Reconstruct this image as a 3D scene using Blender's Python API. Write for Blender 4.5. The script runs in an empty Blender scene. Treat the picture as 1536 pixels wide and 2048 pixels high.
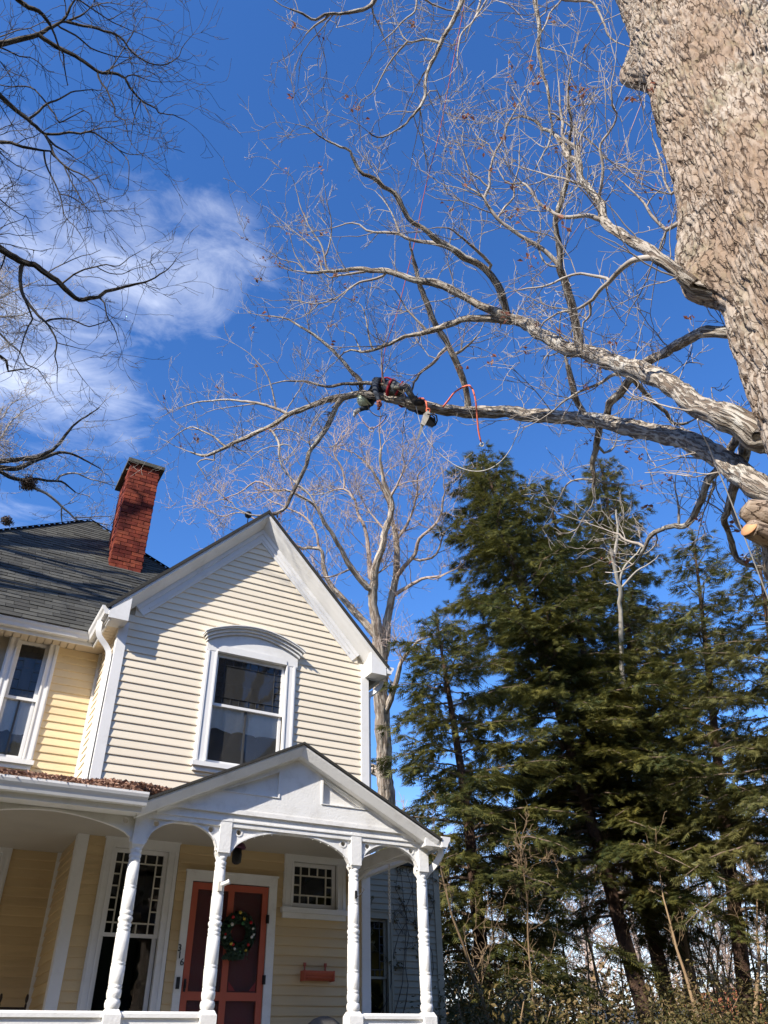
import bpy, bmesh, math, random
import numpy as np
from mathutils import Vector, Matrix, noise
from mathutils.geometry import tessellate_polygon

random.seed(7); rng = np.random.default_rng(7)
scene = bpy.context.scene
COL = scene.collection

# ------------------------------------------------------------------ camera
FPX = 1566.899                       # focal length in photo pixels (photo 1536 x 2048)
PITCH, ROLL, YAW = 0.6158123, -0.0228811, 0.5256816
CAM = np.array([-1.5951631, -9.605973, 1.55])
W_ = np.array([math.sin(YAW)*math.cos(PITCH), math.cos(YAW)*math.cos(PITCH), math.sin(PITCH)])
_r = np.array([math.cos(YAW), -math.sin(YAW), 0.0]); _u = np.cross(_r, W_)
R_ = math.cos(ROLL)*_r + math.sin(ROLL)*_u
U_ = -math.sin(ROLL)*_r + math.cos(ROLL)*_u
cd = bpy.data.cameras.new('camera'); co = bpy.data.objects.new('camera', cd); COL.objects.link(co)
cd.sensor_fit = 'VERTICAL'; cd.sensor_height = 36.0; cd.lens = 36.0*FPX/2048.0
cd.clip_start = 0.05; cd.clip_end = 3000
M = Matrix(((R_[0], U_[0], -W_[0], CAM[0]), (R_[1], U_[1], -W_[1], CAM[1]), (R_[2], U_[2], -W_[2], CAM[2]), (0, 0, 0, 1)))
co.matrix_world = M; scene.camera = co

def ray(x, y): return W_ + R_*(x-768.0)/FPX - U_*(y-1024.0)/FPX
def at(x, y, d): return CAM + d*ray(x, y)
def onY(x, y, Y):
    d = ray(x, y); return CAM + d*((Y-CAM[1])/d[1])
def hd(x, y):
    d = ray(x, y); return math.hypot(d[0], d[1])
def athd(x, y, R): return CAM + ray(x, y)*(R/hd(x, y))

# ------------------------------------------------------------------ light and sky
SUN = np.array([0.745, 0.355, -0.565]); SUN /= np.linalg.norm(SUN)     # direction the light travels
sl = bpy.data.lights.new('sun', 'SUN'); so = bpy.data.objects.new('sun', sl); COL.objects.link(so)
sl.energy = 5.0; sl.angle = math.radians(0.53); sl.color = (1.0, 0.93, 0.82)
so.rotation_euler = Vector(SUN).to_track_quat('-Z', 'Y').to_euler()
world = bpy.data.worlds.new('World'); scene.world = world; world.use_nodes = True
nt = world.node_tree; N = nt.nodes; L = nt.links
for n in list(N): N.remove(n)
def nd(tree, t, **kw):
    n = tree.nodes.new(t)
    for k, v in kw.items(): setattr(n, k, v)
    return n
def vmath(tree, op, a=None, b=None):
    n = nd(tree, 'ShaderNodeVectorMath', operation=op)
    for i, q in enumerate((a, b)):
        if q is None: continue
        if isinstance(q, (tuple, list)): n.inputs[i].default_value = q
        else: tree.links.new(q, n.inputs[i])
    return n
def fmath(tree, op, a, b=None, c=None, clamp=False):
    n = nd(tree, 'ShaderNodeMath', operation=op); n.use_clamp = clamp
    for i, q in enumerate((a, b, c)):
        if q is None: continue
        if isinstance(q, (int, float)): n.inputs[i].default_value = q
        else: tree.links.new(q, n.inputs[i])
    return n.outputs[0]
sky = nd(nt, 'ShaderNodeTexSky', sky_type='NISHITA'); sky.sun_disc = False
sky.sun_elevation = math.asin(-SUN[2]); sky.sun_rotation = math.atan2(-SUN[0], -SUN[1])
sky.air_density = 1.0; sky.dust_density = 0.5; sky.ozone_density = 3.0; sky.altitude = 500
hs = nd(nt, 'ShaderNodeHueSaturation'); hs.inputs['Saturation'].default_value = 1.26; hs.inputs['Value'].default_value = 2.1; hs.inputs['Hue'].default_value = 0.510
L.new(sky.outputs[0], hs.inputs['Color'])
tc = nd(nt, 'ShaderNodeTexCoord'); dirv = tc.outputs['Generated']
sep = nd(nt, 'ShaderNodeSeparateXYZ'); L.new(dirv, sep.inputs[0])
zz = fmath(nt, 'MAXIMUM', sep.outputs[2], 0.06)
px = fmath(nt, 'DIVIDE', sep.outputs[0], zz); py = fmath(nt, 'DIVIDE', sep.outputs[1], zz)
cmb = nd(nt, 'ShaderNodeCombineXYZ'); L.new(px, cmb.inputs[0]); L.new(py, cmb.inputs[1])
def noise_n(vec, scale, detail, rough, dist=0.0):
    n = nd(nt, 'ShaderNodeTexNoise'); n.inputs['Scale'].default_value = scale; n.inputs['Detail'].default_value = detail
    n.inputs['Roughness'].default_value = rough; n.inputs['Distortion'].default_value = dist; L.new(vec, n.inputs['Vector']); return n.outputs[0]
mp = nd(nt, 'ShaderNodeMapping'); mp.inputs['Rotation'].default_value = (0, 0, math.radians(-32)); mp.inputs['Scale'].default_value = (1.0, 1.25, 1)
L.new(cmb.outputs[0], mp.inputs[0])
fib0 = noise_n(mp.outputs[0], 2.4, 10, 0.58, 0.5)
mp2 = nd(nt, 'ShaderNodeMapping'); mp2.inputs['Rotation'].default_value = (0, 0, math.radians(24)); mp2.inputs['Scale'].default_value = (1, 1.45, 1); L.new(cmb.outputs[0], mp2.inputs[0])
fib = fmath(nt, 'ADD', fmath(nt, 'MULTIPLY', fib0, .62), fmath(nt, 'MULTIPLY', noise_n(mp2.outputs[0], 5.5, 9, 0.62, 1.2), .38))          # wispy cirrus
big = noise_n(mp.outputs[0], 0.55, 3, 0.5, 0.3)          # where the cirrus gathers over the whole sky
# a bank of cirrus in the part of the sky seen to the left of the oak
def bank(x, y, lo, hi):
    d = ray(x, y); d = d/np.linalg.norm(d)
    n = vmath(nt, 'DOT_PRODUCT', dirv, tuple(d))
    mr = nd(nt, 'ShaderNodeMapRange'); mr.interpolation_type = 'SMOOTHSTEP'
    mr.inputs[1].default_value = math.cos(math.radians(lo)); mr.inputs[2].default_value = math.cos(math.radians(hi))
    L.new(n.outputs['Value'], mr.inputs[0]); return mr.outputs[0]
b = None
for spec in [(330, 480, 13.0, 0, 0.97), (90, 430, 14.0, 0, 0.9), (420, 610, 8.5, 0, 0.80), (510, 440, 8.0, 0, 0.72), (30, 790, 16, 0, 1.0), (310, 780, 8, 0, .62), (-180, 900, 26, 0, 0.95),
             (-300, 500, 24, 0, 0.75), (670, 280, 8, 0, 0.28), (60, 985, 15, 0, 0.9), (1350, 2000, 30, 4, .22)]:
    q = fmath(nt, 'MULTIPLY', bank(spec[0], spec[1], spec[2], spec[3]), spec[4])
    b = q if b is None else fmath(nt, 'MAXIMUM', b, q)
bigm = nd(nt, 'ShaderNodeMapRange'); bigm.inputs[1].default_value = 0.60; bigm.inputs[2].default_value = 0.80; L.new(big, bigm.inputs[0])
# scattered cirrus behind and beside the camera
behind = nd(nt, 'ShaderNodeMapRange'); behind.inputs[1].default_value = 0.30; behind.inputs[2].default_value = -0.1
L.new(vmath(nt, 'DOT_PRODUCT', dirv, tuple(W_)).outputs['Value'], behind.inputs[0])
cov = fmath(nt, 'MAXIMUM', b, fmath(nt, 'MULTIPLY', bigm.outputs[0], fmath(nt, 'MULTIPLY', behind.outputs[0], 0.7)))
thr = fmath(nt, 'SUBTRACT', 0.84, fmath(nt, 'MULTIPLY', cov, 0.455))
den = fmath(nt, 'MULTIPLY', fmath(nt, 'SUBTRACT', fib, thr), 2.6, clamp=True)
den = fmath(nt, 'MULTIPLY', fmath(nt, 'POWER', den, 1.35), 0.74)
mixc = nd(nt, 'ShaderNodeMix', data_type='RGBA'); L.new(den, mixc.inputs[0]); L.new(hs.outputs[0], mixc.inputs[6]); mixc.inputs[7].default_value = (15.0, 15.4, 16.2, 1)
# pale haze low over the horizon, all the way round
hz = nd(nt, 'ShaderNodeMapRange'); hz.interpolation_type = 'SMOOTHSTEP'; hz.inputs[1].default_value = .30; hz.inputs[2].default_value = .02; hz.inputs[4].default_value = .8; L.new(sep.outputs[2], hz.inputs[0])
mixh = nd(nt, 'ShaderNodeMix', data_type='RGBA'); L.new(hz.outputs[0], mixh.inputs[0]); L.new(mixc.outputs[2], mixh.inputs[6]); mixh.inputs[7].default_value = (9.6, 10.0, 10.8, 1)
bg = nd(nt, 'ShaderNodeBackground'); bg.inputs['Strength'].default_value = 0.085; L.new(mixh.outputs[2], bg.inputs['Color'])
wo = nd(nt, 'ShaderNodeOutputWorld'); L.new(bg.outputs[0], wo.inputs[0])
vs = scene.view_settings; vs.view_transform = 'Standard'; vs.look = 'None'; vs.gamma = 1.0; vs.use_curve_mapping = False; vs.exposure = 0.6
scene.cycles.max_bounces = 8; scene.cycles.transparent_max_bounces = 16
scene.cycles.use_denoising = True

# ------------------------------------------------------------------ helpers
def link(o, parent=None):
    COL.objects.link(o)
    if parent is not None: o.parent = parent
    return o
def tag(o, label=None, cat=None, group=None, kind=None):
    if label: o['label'] = label
    if cat: o['category'] = cat
    if group: o['group'] = group
    if kind: o['kind'] = kind
    return o
def empty(name, loc=(0, 0, 0), parent=None):
    o = bpy.data.objects.new(name, None); o.location = loc; o.empty_display_size = 0.1; return link(o, parent)
def mesh_np(name, V, F, mat, parent=None, smooth=False, midx=None, bk=None):
    V = np.asarray(V, dtype=np.float32).reshape(-1, 3); F = np.asarray(F, dtype=np.int32); k = F.shape[1]
    me = bpy.data.meshes.new(name); me.vertices.add(len(V)); me.vertices.foreach_set('co', V.ravel())
    me.loops.add(F.size); me.loops.foreach_set('vertex_index', F.ravel())
    me.polygons.add(len(F)); me.polygons.foreach_set('loop_start', np.arange(0, F.size, k, dtype=np.int32))
    try: me.polygons.foreach_set('loop_total', np.full(len(F), k, dtype=np.int32))
    except Exception: pass
    me.polygons.foreach_set('use_smooth', np.full(len(F), smooth, dtype=bool))
    for m in (mat if isinstance(mat, list) else [mat]): me.materials.append(m)
    if midx is not None: me.polygons.foreach_set('material_index', np.asarray(midx, dtype=np.int32))
    if bk is not None:
        a_ = me.attributes.new('bk', 'FLOAT_VECTOR', 'POINT'); a_.data.foreach_set('vector', np.asarray(bk, dtype=np.float32).ravel())
    me.update(calc_edges=True); me.validate()
    return link(bpy.data.objects.new(name, me), parent)

class MB:
    def __init__(s): s.v = []; s.f = []; s.sm = []
    def add(s, vs, fs, smooth=False):
        b = len(s.v); s.v += [tuple(map(float, q)) for q in vs]; s.f += [tuple(b+i for i in f) for f in fs]; s.sm += [smooth]*len(fs); return s
    def box(s, x0, x1, y0, y1, z0, z1):
        if x0 > x1: x0, x1 = x1, x0
        if y0 > y1: y0, y1 = y1, y0
        if z0 > z1: z0, z1 = z1, z0
        return s.add([(x0,y0,z0),(x1,y0,z0),(x1,y1,z0),(x0,y1,z0),(x0,y0,z1),(x1,y0,z1),(x1,y1,z1),(x0,y1,z1)],
                     [(0,3,2,1),(4,5,6,7),(0,1,5,4),(1,2,6,5),(2,3,7,6),(3,0,4,7)])
    def prism(s, poly, a, b, axis='y', holes=()):
        # poly: 2-D outline; axis y -> (x, z) outline between y=a and y=b; axis x -> (y, z); axis z -> (x, y)
        def P(q, t): return {'y': (q[0], t, q[1]), 'x': (t, q[0], q[1]), 'z': (q[0], q[1], t)}[axis]
        loops = [list(poly)]+[list(h) for h in holes]
        flat = [q for l in loops for q in l]; n = len(flat)
        vs = [P(q, a) for q in flat]+[P(q, b) for q in flat]; fs = []
        if holes or len(poly) > 4:
            tris = tessellate_polygon([[Vector((q[0], q[1], 0)) for q in l] for l in loops])
        else: tris = [tuple(range(len(poly)))]
        fs += [tuple(t) for t in tris]; fs += [tuple(i+n for i in reversed(t)) for t in tris]
        o = 0
        for l in loops:
            k = len(l)
            for i in range(k): j = (i+1) % k; fs.append((o+i, o+j, n+o+j, n+o+i))
            o += k
        return s.add(vs, fs)
    def tube(s, pts, rad, n=6, cap=True, smooth=True, fur=0.0, seed=0):
        pts = np.asarray(pts, float); m = len(pts)
        rad = np.full(m, rad, float) if np.isscalar(rad) else np.asarray(rad, float)
        V, F = tube_np(pts, rad, n, fur, seed); b = len(s.v); s.v += [tuple(q) for q in V]; s.f += [tuple(b+i for i in f) for f in F]; s.sm += [smooth]*len(F)
        if cap: s.f += [tuple(b+i for i in reversed(range(n))), tuple(b+(m-1)*n+i for i in range(n))]; s.sm += [False]*2
        return s
    def lathe(s, prof, cx, cy, n=16, smooth=True):
        pts = [(cx, cy, z) for r, z in prof]; V = []
        for r, z in prof:
            for i in range(n): a = 2*math.pi*i/n; V.append((cx+r*math.cos(a), cy+r*math.sin(a), z))
        F = [(k*n+i, k*n+(i+1) % n, (k+1)*n+(i+1) % n, (k+1)*n+i) for k in range(len(prof)-1) for i in range(n)]
        s.add(V, F, smooth); m = len(prof); b = len(s.v)-m*n
        s.f += [tuple(b+i for i in reversed(range(n))), tuple(b+(m-1)*n+i for i in range(n))]; s.sm += [False]*2
        return s
    def ball(s, c, r, n=8, m=6, sc=(1, 1, 1)):
        V = []; F = []
        for j in range(m+1):
            t = math.pi*j/m
            for i in range(n): a = 2*math.pi*i/n; V.append((c[0]+sc[0]*r*math.sin(t)*math.cos(a), c[1]+sc[1]*r*math.sin(t)*math.sin(a), c[2]+sc[2]*r*math.cos(t)))
        for j in range(m):
            for i in range(n): F.append((j*n+i, (j+1)*n+i, (j+1)*n+(i+1) % n, j*n+(i+1) % n))
        return s.add(V, F, True)
    def torus(s, c, R, r, ax=(0, 1, 0), n=16, m=6):
        q = Vector(ax).to_track_quat('Z', 'Y'); c = Vector(c); V = []; F = []
        for i in range(n):
            a = 2*math.pi*i/n
            for j in range(m):
                b = 2*math.pi*j/m; V.append(c+q @ Vector(((R+r*math.cos(b))*math.cos(a), (R+r*math.cos(b))*math.sin(a), r*math.sin(b))))
        for i in range(n):
            for j in range(m): F.append((i*m+j, ((i+1) % n)*m+j, ((i+1) % n)*m+(j+1) % m, i*m+(j+1) % m))
        return s.add(V, F, True)
    def xf(s, M_, start=0):
        for i in range(start, len(s.v)): s.v[i] = tuple(M_ @ Vector(s.v[i]))
        return s
    def data(s, name, mat):
        me = bpy.data.meshes.new(name); me.from_pydata(s.v, [], s.f)
        me.polygons.foreach_set('use_smooth', np.array(s.sm, dtype=bool)); me.materials.append(mat)
        bm = bmesh.new(); bm.from_mesh(me); bmesh.ops.recalc_face_normals(bm, faces=bm.faces); bm.to_mesh(me); bm.free()
        me.update(); return me
    def build(s, name, mat, parent=None):
        return link(bpy.data.objects.new(name, s.data(name, mat)), parent)

def tube_np(pts, rad, n, fur=0.0, seed=0):
    m = len(pts); T = np.gradient(pts, axis=0); T /= np.maximum(np.linalg.norm(T, axis=1, keepdims=True), 1e-9)
    ref = np.array([0.31, 0.17, 0.93]); u = np.cross(T[0], ref); u /= np.linalg.norm(u)
    a = np.arange(n)*2*math.pi/n; ca, sa = np.cos(a), np.sin(a); V = np.empty((m, n, 3))
    rs = np.random.default_rng(seed); ph = rs.uniform(0, 6.28, 8); d = 0.0
    for k in range(m):
        u = u-T[k]*np.dot(u, T[k]); u /= max(np.linalg.norm(u), 1e-9); v = np.cross(T[k], u)
        rr = rad[k]
        if fur > 0:
            if k: d += np.linalg.norm(pts[k]-pts[k-1])
            q = sum(np.sin(a*f+ph[i]+math.sin(d*(2.2+.7*i)+ph[i])*1.4)*g for i, (f, g) in enumerate(((2, .7), (5, .9), (8, 1.1), (11, 1.1))))/3.2
            rr = rad[k]*(1+fur*q+fur*0.5*math.sin(d*11+ph[5]+2*math.sin(d*5)))
        V[k] = pts[k]+(ca*rr)[:, None]*u+(sa*rr)[:, None]*v
    i = np.arange(n); j = (i+1) % n; k = np.arange(m-1)[:, None]*n
    F = np.stack([k+i, k+j, k+n+j, k+n+i], -1).reshape(-1, 4)
    return V.reshape(-1, 3), F
def tube_bk(pts, rad, n, along=.16, off=0.0):
    al = np.concatenate([[0], np.cumsum(np.linalg.norm(np.diff(pts, axis=0), axis=1))]); a = np.arange(n)*2*math.pi/n
    return np.stack([np.outer(rad, np.cos(a))+off, np.outer(rad, np.sin(a)), np.repeat((al*along)[:, None], n, 1)], -1).reshape(-1, 3)

# ------------------------------------------------------------------ materials
def new_mat(name):
    m = bpy.data.materials.new(name); m.use_nodes = True; t = m.node_tree; bs = t.nodes['Principled BSDF']; return m, t, bs
def mat(name, col, rough=0.6, var=0.12, scale=6.0, bump=0.0, bscale=40.0, spec=0.35, col2=None, metal=0.0, island=0.0, stretch=(1, 1, 1), bdist=0.01, grime=0.0, grimecol=(0.2, 0.18, 0.13), gscale=2.5):
    m, t, bs = new_mat(name); tcn = nd(t, 'ShaderNodeTexCoord'); mpn = nd(t, 'ShaderNodeMapping'); mpn.inputs['Scale'].default_value = stretch
    t.links.new(tcn.outputs['Object'], mpn.inputs[0])
    geo = nd(t, 'ShaderNodeNewGeometry'); oi = nd(t, 'ShaderNodeObjectInfo')
    n1 = nd(t, 'ShaderNodeTexNoise'); n1.inputs['Scale'].default_value = scale; n1.inputs['Detail'].default_value = 6; n1.inputs['Roughness'].default_value = 0.62
    off = vmath(t, 'ADD', mpn.outputs[0]); sc = vmath(t, 'SCALE', oi.outputs['Location']); sc.inputs['Scale'].default_value = 1.0
    t.links.new(sc.outputs[0], off.inputs[1]); t.links.new(off.outputs[0], n1.inputs['Vector'])
    c2 = col2 if col2 else tuple(c*0.72 for c in col)
    mr = nd(t, 'ShaderNodeMapRange'); mr.inputs[1].default_value = 0.5-0.22; mr.inputs[2].default_value = 0.5+0.22; t.links.new(n1.outputs[0], mr.inputs[0])
    mx = nd(t, 'ShaderNodeMix', data_type='RGBA'); t.links.new(fmath(t, 'MULTIPLY', mr.outputs[0], min(1.0, var*4)), mx.inputs[0])
    mx.inputs[6].default_value = (*col, 1); mx.inputs[7].default_value = (*c2, 1); out = mx.outputs[2]
    if grime > 0:
        n3 = nd(t, 'ShaderNodeTexNoise'); n3.inputs['Scale'].default_value = gscale; n3.inputs['Detail'].default_value = 8; n3.inputs['Roughness'].default_value = 0.7; t.links.new(off.outputs[0], n3.inputs['Vector'])
        m3 = nd(t, 'ShaderNodeMapRange'); m3.inputs[1].default_value = 0.52; m3.inputs[2].default_value = 0.8; t.links.new(n3.outputs[0], m3.inputs[0])
        g = nd(t, 'ShaderNodeMix', data_type='RGBA'); t.links.new(fmath(t, 'MULTIPLY', m3.outputs[0], grime), g.inputs[0]); t.links.new(out, g.inputs[6]); g.inputs[7].default_value = (*grimecol, 1); out = g.outputs[2]
    if island > 0:
        rnd = fmath(t, 'FRACT', fmath(t, 'ADD', geo.outputs['Random Per Island'], oi.outputs['Random']))
        h = nd(t, 'ShaderNodeHueSaturation'); t.links.new(out, h.inputs['Color'])
        t.links.new(fmath(t, 'ADD', fmath(t, 'MULTIPLY', rnd, island*2), 1-island), h.inputs['Value'])
        t.links.new(fmath(t, 'ADD', fmath(t, 'MULTIPLY', rnd, 0.03*island), 0.5-0.015*island), h.inputs['Hue']); out = h.outputs[0]
    t.links.new(out, bs.inputs['Base Color'])
    bs.inputs['Roughness'].default_value = rough; bs.inputs['Specular IOR Level'].default_value = spec; bs.inputs['Metallic'].default_value = metal
    if bump > 0:
        n2 = nd(t, 'ShaderNodeTexNoise'); n2.inputs['Scale'].default_value = bscale; n2.inputs['Detail'].default_value = 5; t.links.new(off.outputs[0], n2.inputs['Vector'])
        bp = nd(t, 'ShaderNodeBump'); bp.inputs['Strength'].default_value = bump; bp.inputs['Distance'].default_value = bdist; t.links.new(n2.outputs[0], bp.inputs['Height']); t.links.new(bp.outputs[0], bs.inputs['Normal'])
    return m
def bark_mat(name, col, col2, lichen=None, lam=0.5, scale=7.0, bump=0.9, bdist=0.02):
    m, t, bs = new_mat(name); tcn = nd(t, 'ShaderNodeTexCoord'); v = tcn.outputs['Object']
    def noi(sc, de, ro):
        n = nd(t, 'ShaderNodeTexNoise'); n.inputs['Scale'].default_value = sc; n.inputs['Detail'].default_value = de; n.inputs['Roughness'].default_value = ro; t.links.new(v, n.inputs['Vector']); return n.outputs[0]
    a = nd(t, 'ShaderNodeMapRange'); a.inputs[1].default_value = 0.35; a.inputs[2].default_value = 0.65; t.links.new(noi(scale, 8, 0.7), a.inputs[0])
    mx = nd(t, 'ShaderNodeMix', data_type='RGBA'); t.links.new(a.outputs[0], mx.inputs[0]); mx.inputs[6].default_value = (*col, 1); mx.inputs[7].default_value = (*col2, 1); out = mx.outputs[2]
    if lichen:
        b_ = nd(t, 'ShaderNodeMapRange'); b_.inputs[1].default_value = 0.55; b_.inputs[2].default_value = 0.72; t.links.new(noi(1.7, 5, 0.6), b_.inputs[0])
        g = nd(t, 'ShaderNodeMix', data_type='RGBA'); t.links.new(fmath(t, 'MULTIPLY', b_.outputs[0], lam), g.inputs[0]); t.links.new(out, g.inputs[6]); g.inputs[7].default_value = (*lichen, 1); out = g.outputs[2]
    t.links.new(out, bs.inputs['Base Color']); bs.inputs['Roughness'].default_value = 0.9; bs.inputs['Specular IOR Level'].default_value = 0.15
    bp = nd(t, 'ShaderNodeBump'); bp.inputs['Strength'].default_value = bump; bp.inputs['Distance'].default_value = bdist; t.links.new(noi(scale*5, 6, 0.7), bp.inputs['Height']); t.links.new(bp.outputs[0], bs.inputs['Normal'])
    return m
def ridged_bark(name, light, dark, lichen, lam=.6, scale=24.0, bump=1.0, bdist=.03, lo=.40, hi=.60, alt=None, cracks=False):
    # bark that runs along the limb: 'bk' holds the unrolled position on the limb
    m, t, bs = new_mat(name); at_ = nd(t, 'ShaderNodeAttribute'); at_.attribute_name = 'bk'; v = at_.outputs['Vector']
    tcn = nd(t, 'ShaderNodeTexCoord')
    def noi(vec, sc, de, ro, di=0.0):
        n = nd(t, 'ShaderNodeTexNoise'); n.inputs['Scale'].default_value = sc; n.inputs['Detail'].default_value = de; n.inputs['Roughness'].default_value = ro; n.inputs['Distortion'].default_value = di; t.links.new(vec, n.inputs['Vector']); return n.outputs[0]
    def ramp(x, a, b_):
        r = nd(t, 'ShaderNodeMapRange'); r.interpolation_type = 'SMOOTHSTEP'; r.inputs[1].default_value = a; r.inputs[2].default_value = b_; t.links.new(x, r.inputs[0]); return r.outputs[0]
    h1 = noi(v, scale, 3, .55, .5); r1 = ramp(h1, lo, hi)
    mx = nd(t, 'ShaderNodeMix', data_type='RGBA'); t.links.new(r1, mx.inputs[0]); mx.inputs[6].default_value = (*dark, 1); mx.inputs[7].default_value = (*light, 1); out = mx.outputs[2]
    if alt:
        g = nd(t, 'ShaderNodeMix', data_type='RGBA'); t.links.new(ramp(noi(tcn.outputs['Object'], .8, 5, .65), .42, .62), g.inputs[0]); t.links.new(out, g.inputs[6]); g.inputs[7].default_value = (*alt, 1); g.blend_type = 'MIX'
        g2 = nd(t, 'ShaderNodeMix', data_type='RGBA'); g2.inputs[0].default_value = .8; t.links.new(out, g2.inputs[6]); t.links.new(g.outputs[2], g2.inputs[7]); out = g2.outputs[2]
    if lichen:
        g = nd(t, 'ShaderNodeMix', data_type='RGBA'); t.links.new(fmath(t, 'MULTIPLY', fmath(t, 'MULTIPLY', ramp(noi(tcn.outputs['Object'], 2.2, 6, .65), .50, .66), r1), lam), g.inputs[0]); t.links.new(out, g.inputs[6]); g.inputs[7].default_value = (*lichen, 1); out = g.outputs[2]
    if cracks:      # short brown fissures between the grey plates
        vst = vmath(t, 'MULTIPLY', v, (1, 1, .62)); wv = vmath(t, 'ADD', vst.outputs[0]); nw = nd(t, 'ShaderNodeTexNoise'); nw.inputs['Scale'].default_value = 14; nw.inputs['Detail'].default_value = 4; t.links.new(v, nw.inputs['Vector'])
        ws = vmath(t, 'SCALE', nw.outputs['Color']); ws.inputs['Scale'].default_value = .085; t.links.new(ws.outputs[0], wv.inputs[1])
        vo = nd(t, 'ShaderNodeTexVoronoi'); vo.feature = 'DISTANCE_TO_EDGE'; vo.inputs['Scale'].default_value = 19; t.links.new(wv.outputs[0], vo.inputs['Vector'])
        wid = fmath(t, 'MULTIPLY', ramp(noi(v, 11, 5, .7), .40, .66), .17); cr = nd(t, 'ShaderNodeMapRange'); cr.interpolation_type = 'SMOOTHSTEP'; cr.inputs[1].default_value = 0.0; t.links.new(fmath(t, 'ADD', wid, .002), cr.inputs[2]); t.links.new(vo.outputs['Distance'], cr.inputs[0])
        g = nd(t, 'ShaderNodeMix', data_type='RGBA'); t.links.new(cr.outputs[0], g.inputs[0]); g.inputs[6].default_value = (.10, .068, .048, 1); t.links.new(out, g.inputs[7]); out = g.outputs[2]; r1 = fmath(t, 'ADD', fmath(t, 'MULTIPLY', r1, .4), cr.outputs[0])
    t.links.new(out, bs.inputs['Base Color']); bs.inputs['Roughness'].default_value = .92; bs.inputs['Specular IOR Level'].default_value = .12
    hh = fmath(t, 'ADD', fmath(t, 'MULTIPLY', r1, .8), fmath(t, 'MULTIPLY', noi(tcn.outputs['Object'], 70, 4, .7), .35))
    bp = nd(t, 'ShaderNodeBump'); bp.inputs['Strength'].default_value = bump; bp.inputs['Distance'].default_value = bdist; t.links.new(hh, bp.inputs['Height']); t.links.new(bp.outputs[0], bs.inputs['Normal'])
    return m
def leaf_mat(name, col, col2, trans=0.25, rough=0.55):
    m, t, bs = new_mat(name); geo = nd(t, 'ShaderNodeNewGeometry'); tcn = nd(t, 'ShaderNodeTexCoord')
    n = nd(t, 'ShaderNodeTexNoise'); n.inputs['Scale'].default_value = 0.6; n.inputs['Detail'].default_value = 3; t.links.new(tcn.outputs['Object'], n.inputs['Vector'])
    f_ = fmath(t, 'ADD', fmath(t, 'MULTIPLY', geo.outputs['Random Per Island'], 0.6), fmath(t, 'SUBTRACT', fmath(t, 'MULTIPLY', n.outputs[0], 1.4), 0.5), clamp=True)
    mx = nd(t, 'ShaderNodeMix', data_type='RGBA'); t.links.new(f_, mx.inputs[0]); mx.inputs[6].default_value = (*col, 1); mx.inputs[7].default_value = (*col2, 1)
    t.links.new(mx.outputs[2], bs.inputs['Base Color']); bs.inputs['Roughness'].default_value = rough; bs.inputs['Specular IOR Level'].default_value = 0.3
    tr = nd(t, 'ShaderNodeBsdfTranslucent'); t.links.new(mx.outputs[2], tr.inputs[0])
    ms = nd(t, 'ShaderNodeMixShader'); ms.inputs[0].default_value = trans; t.links.new(bs.outputs[0], ms.inputs[1]); t.links.new(tr.outputs[0], ms.inputs[2])
    t.links.new(ms.outputs[0], t.nodes['Material Output'].inputs[0]); return m
def glass_mat(name, tint=(0.75, 0.8, 0.82), amt=0.0, rough=0.02, haze=0.0):
    m, t, bs = new_mat(name); tr = nd(t, 'ShaderNodeBsdfTransparent'); tr.inputs[0].default_value = (*tint, 1)
    gl = nd(t, 'ShaderNodeBsdfGlossy'); gl.inputs['Roughness'].default_value = rough; gl.inputs[0].default_value = (0.9, 0.92, 0.95, 1)
    fr = nd(t, 'ShaderNodeFresnel'); fr.inputs[0].default_value = 1.5
    tcn = nd(t, 'ShaderNodeTexCoord'); n = nd(t, 'ShaderNodeTexNoise'); n.inputs['Scale'].default_value = 2.5; t.links.new(tcn.outputs['Object'], n.inputs['Vector'])
    bp = nd(t, 'ShaderNodeBump'); bp.inputs['Strength'].default_value = 0.25; bp.inputs['Distance'].default_value = 0.01; t.links.new(n.outputs[0], bp.inputs['Height']); t.links.new(bp.outputs[0], gl.inputs['Normal'])
    ms = nd(t, 'ShaderNodeMixShader'); t.links.new(fmath(t, 'ADD', fmath(t, 'MULTIPLY', fr.outputs[0], 1.2), amt, clamp=True), ms.inputs[0]); t.links.new(tr.outputs[0], ms.inputs[1]); t.links.new(gl.outputs[0], ms.inputs[2])
    if haze > 0:      # storm pane with a thin grey diffuse layer
        df = nd(t, 'ShaderNodeBsdfDiffuse'); df.inputs[0].default_value = (.42, .42, .41, 1); m2 = nd(t, 'ShaderNodeMixShader'); m2.inputs[0].default_value = haze; t.links.new(ms.outputs[0], m2.inputs[1]); t.links.new(df.outputs[0], m2.inputs[2]); ms = m2
    t.links.new(ms.outputs[0], t.nodes['Material Output'].inputs[0]); return m

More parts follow.
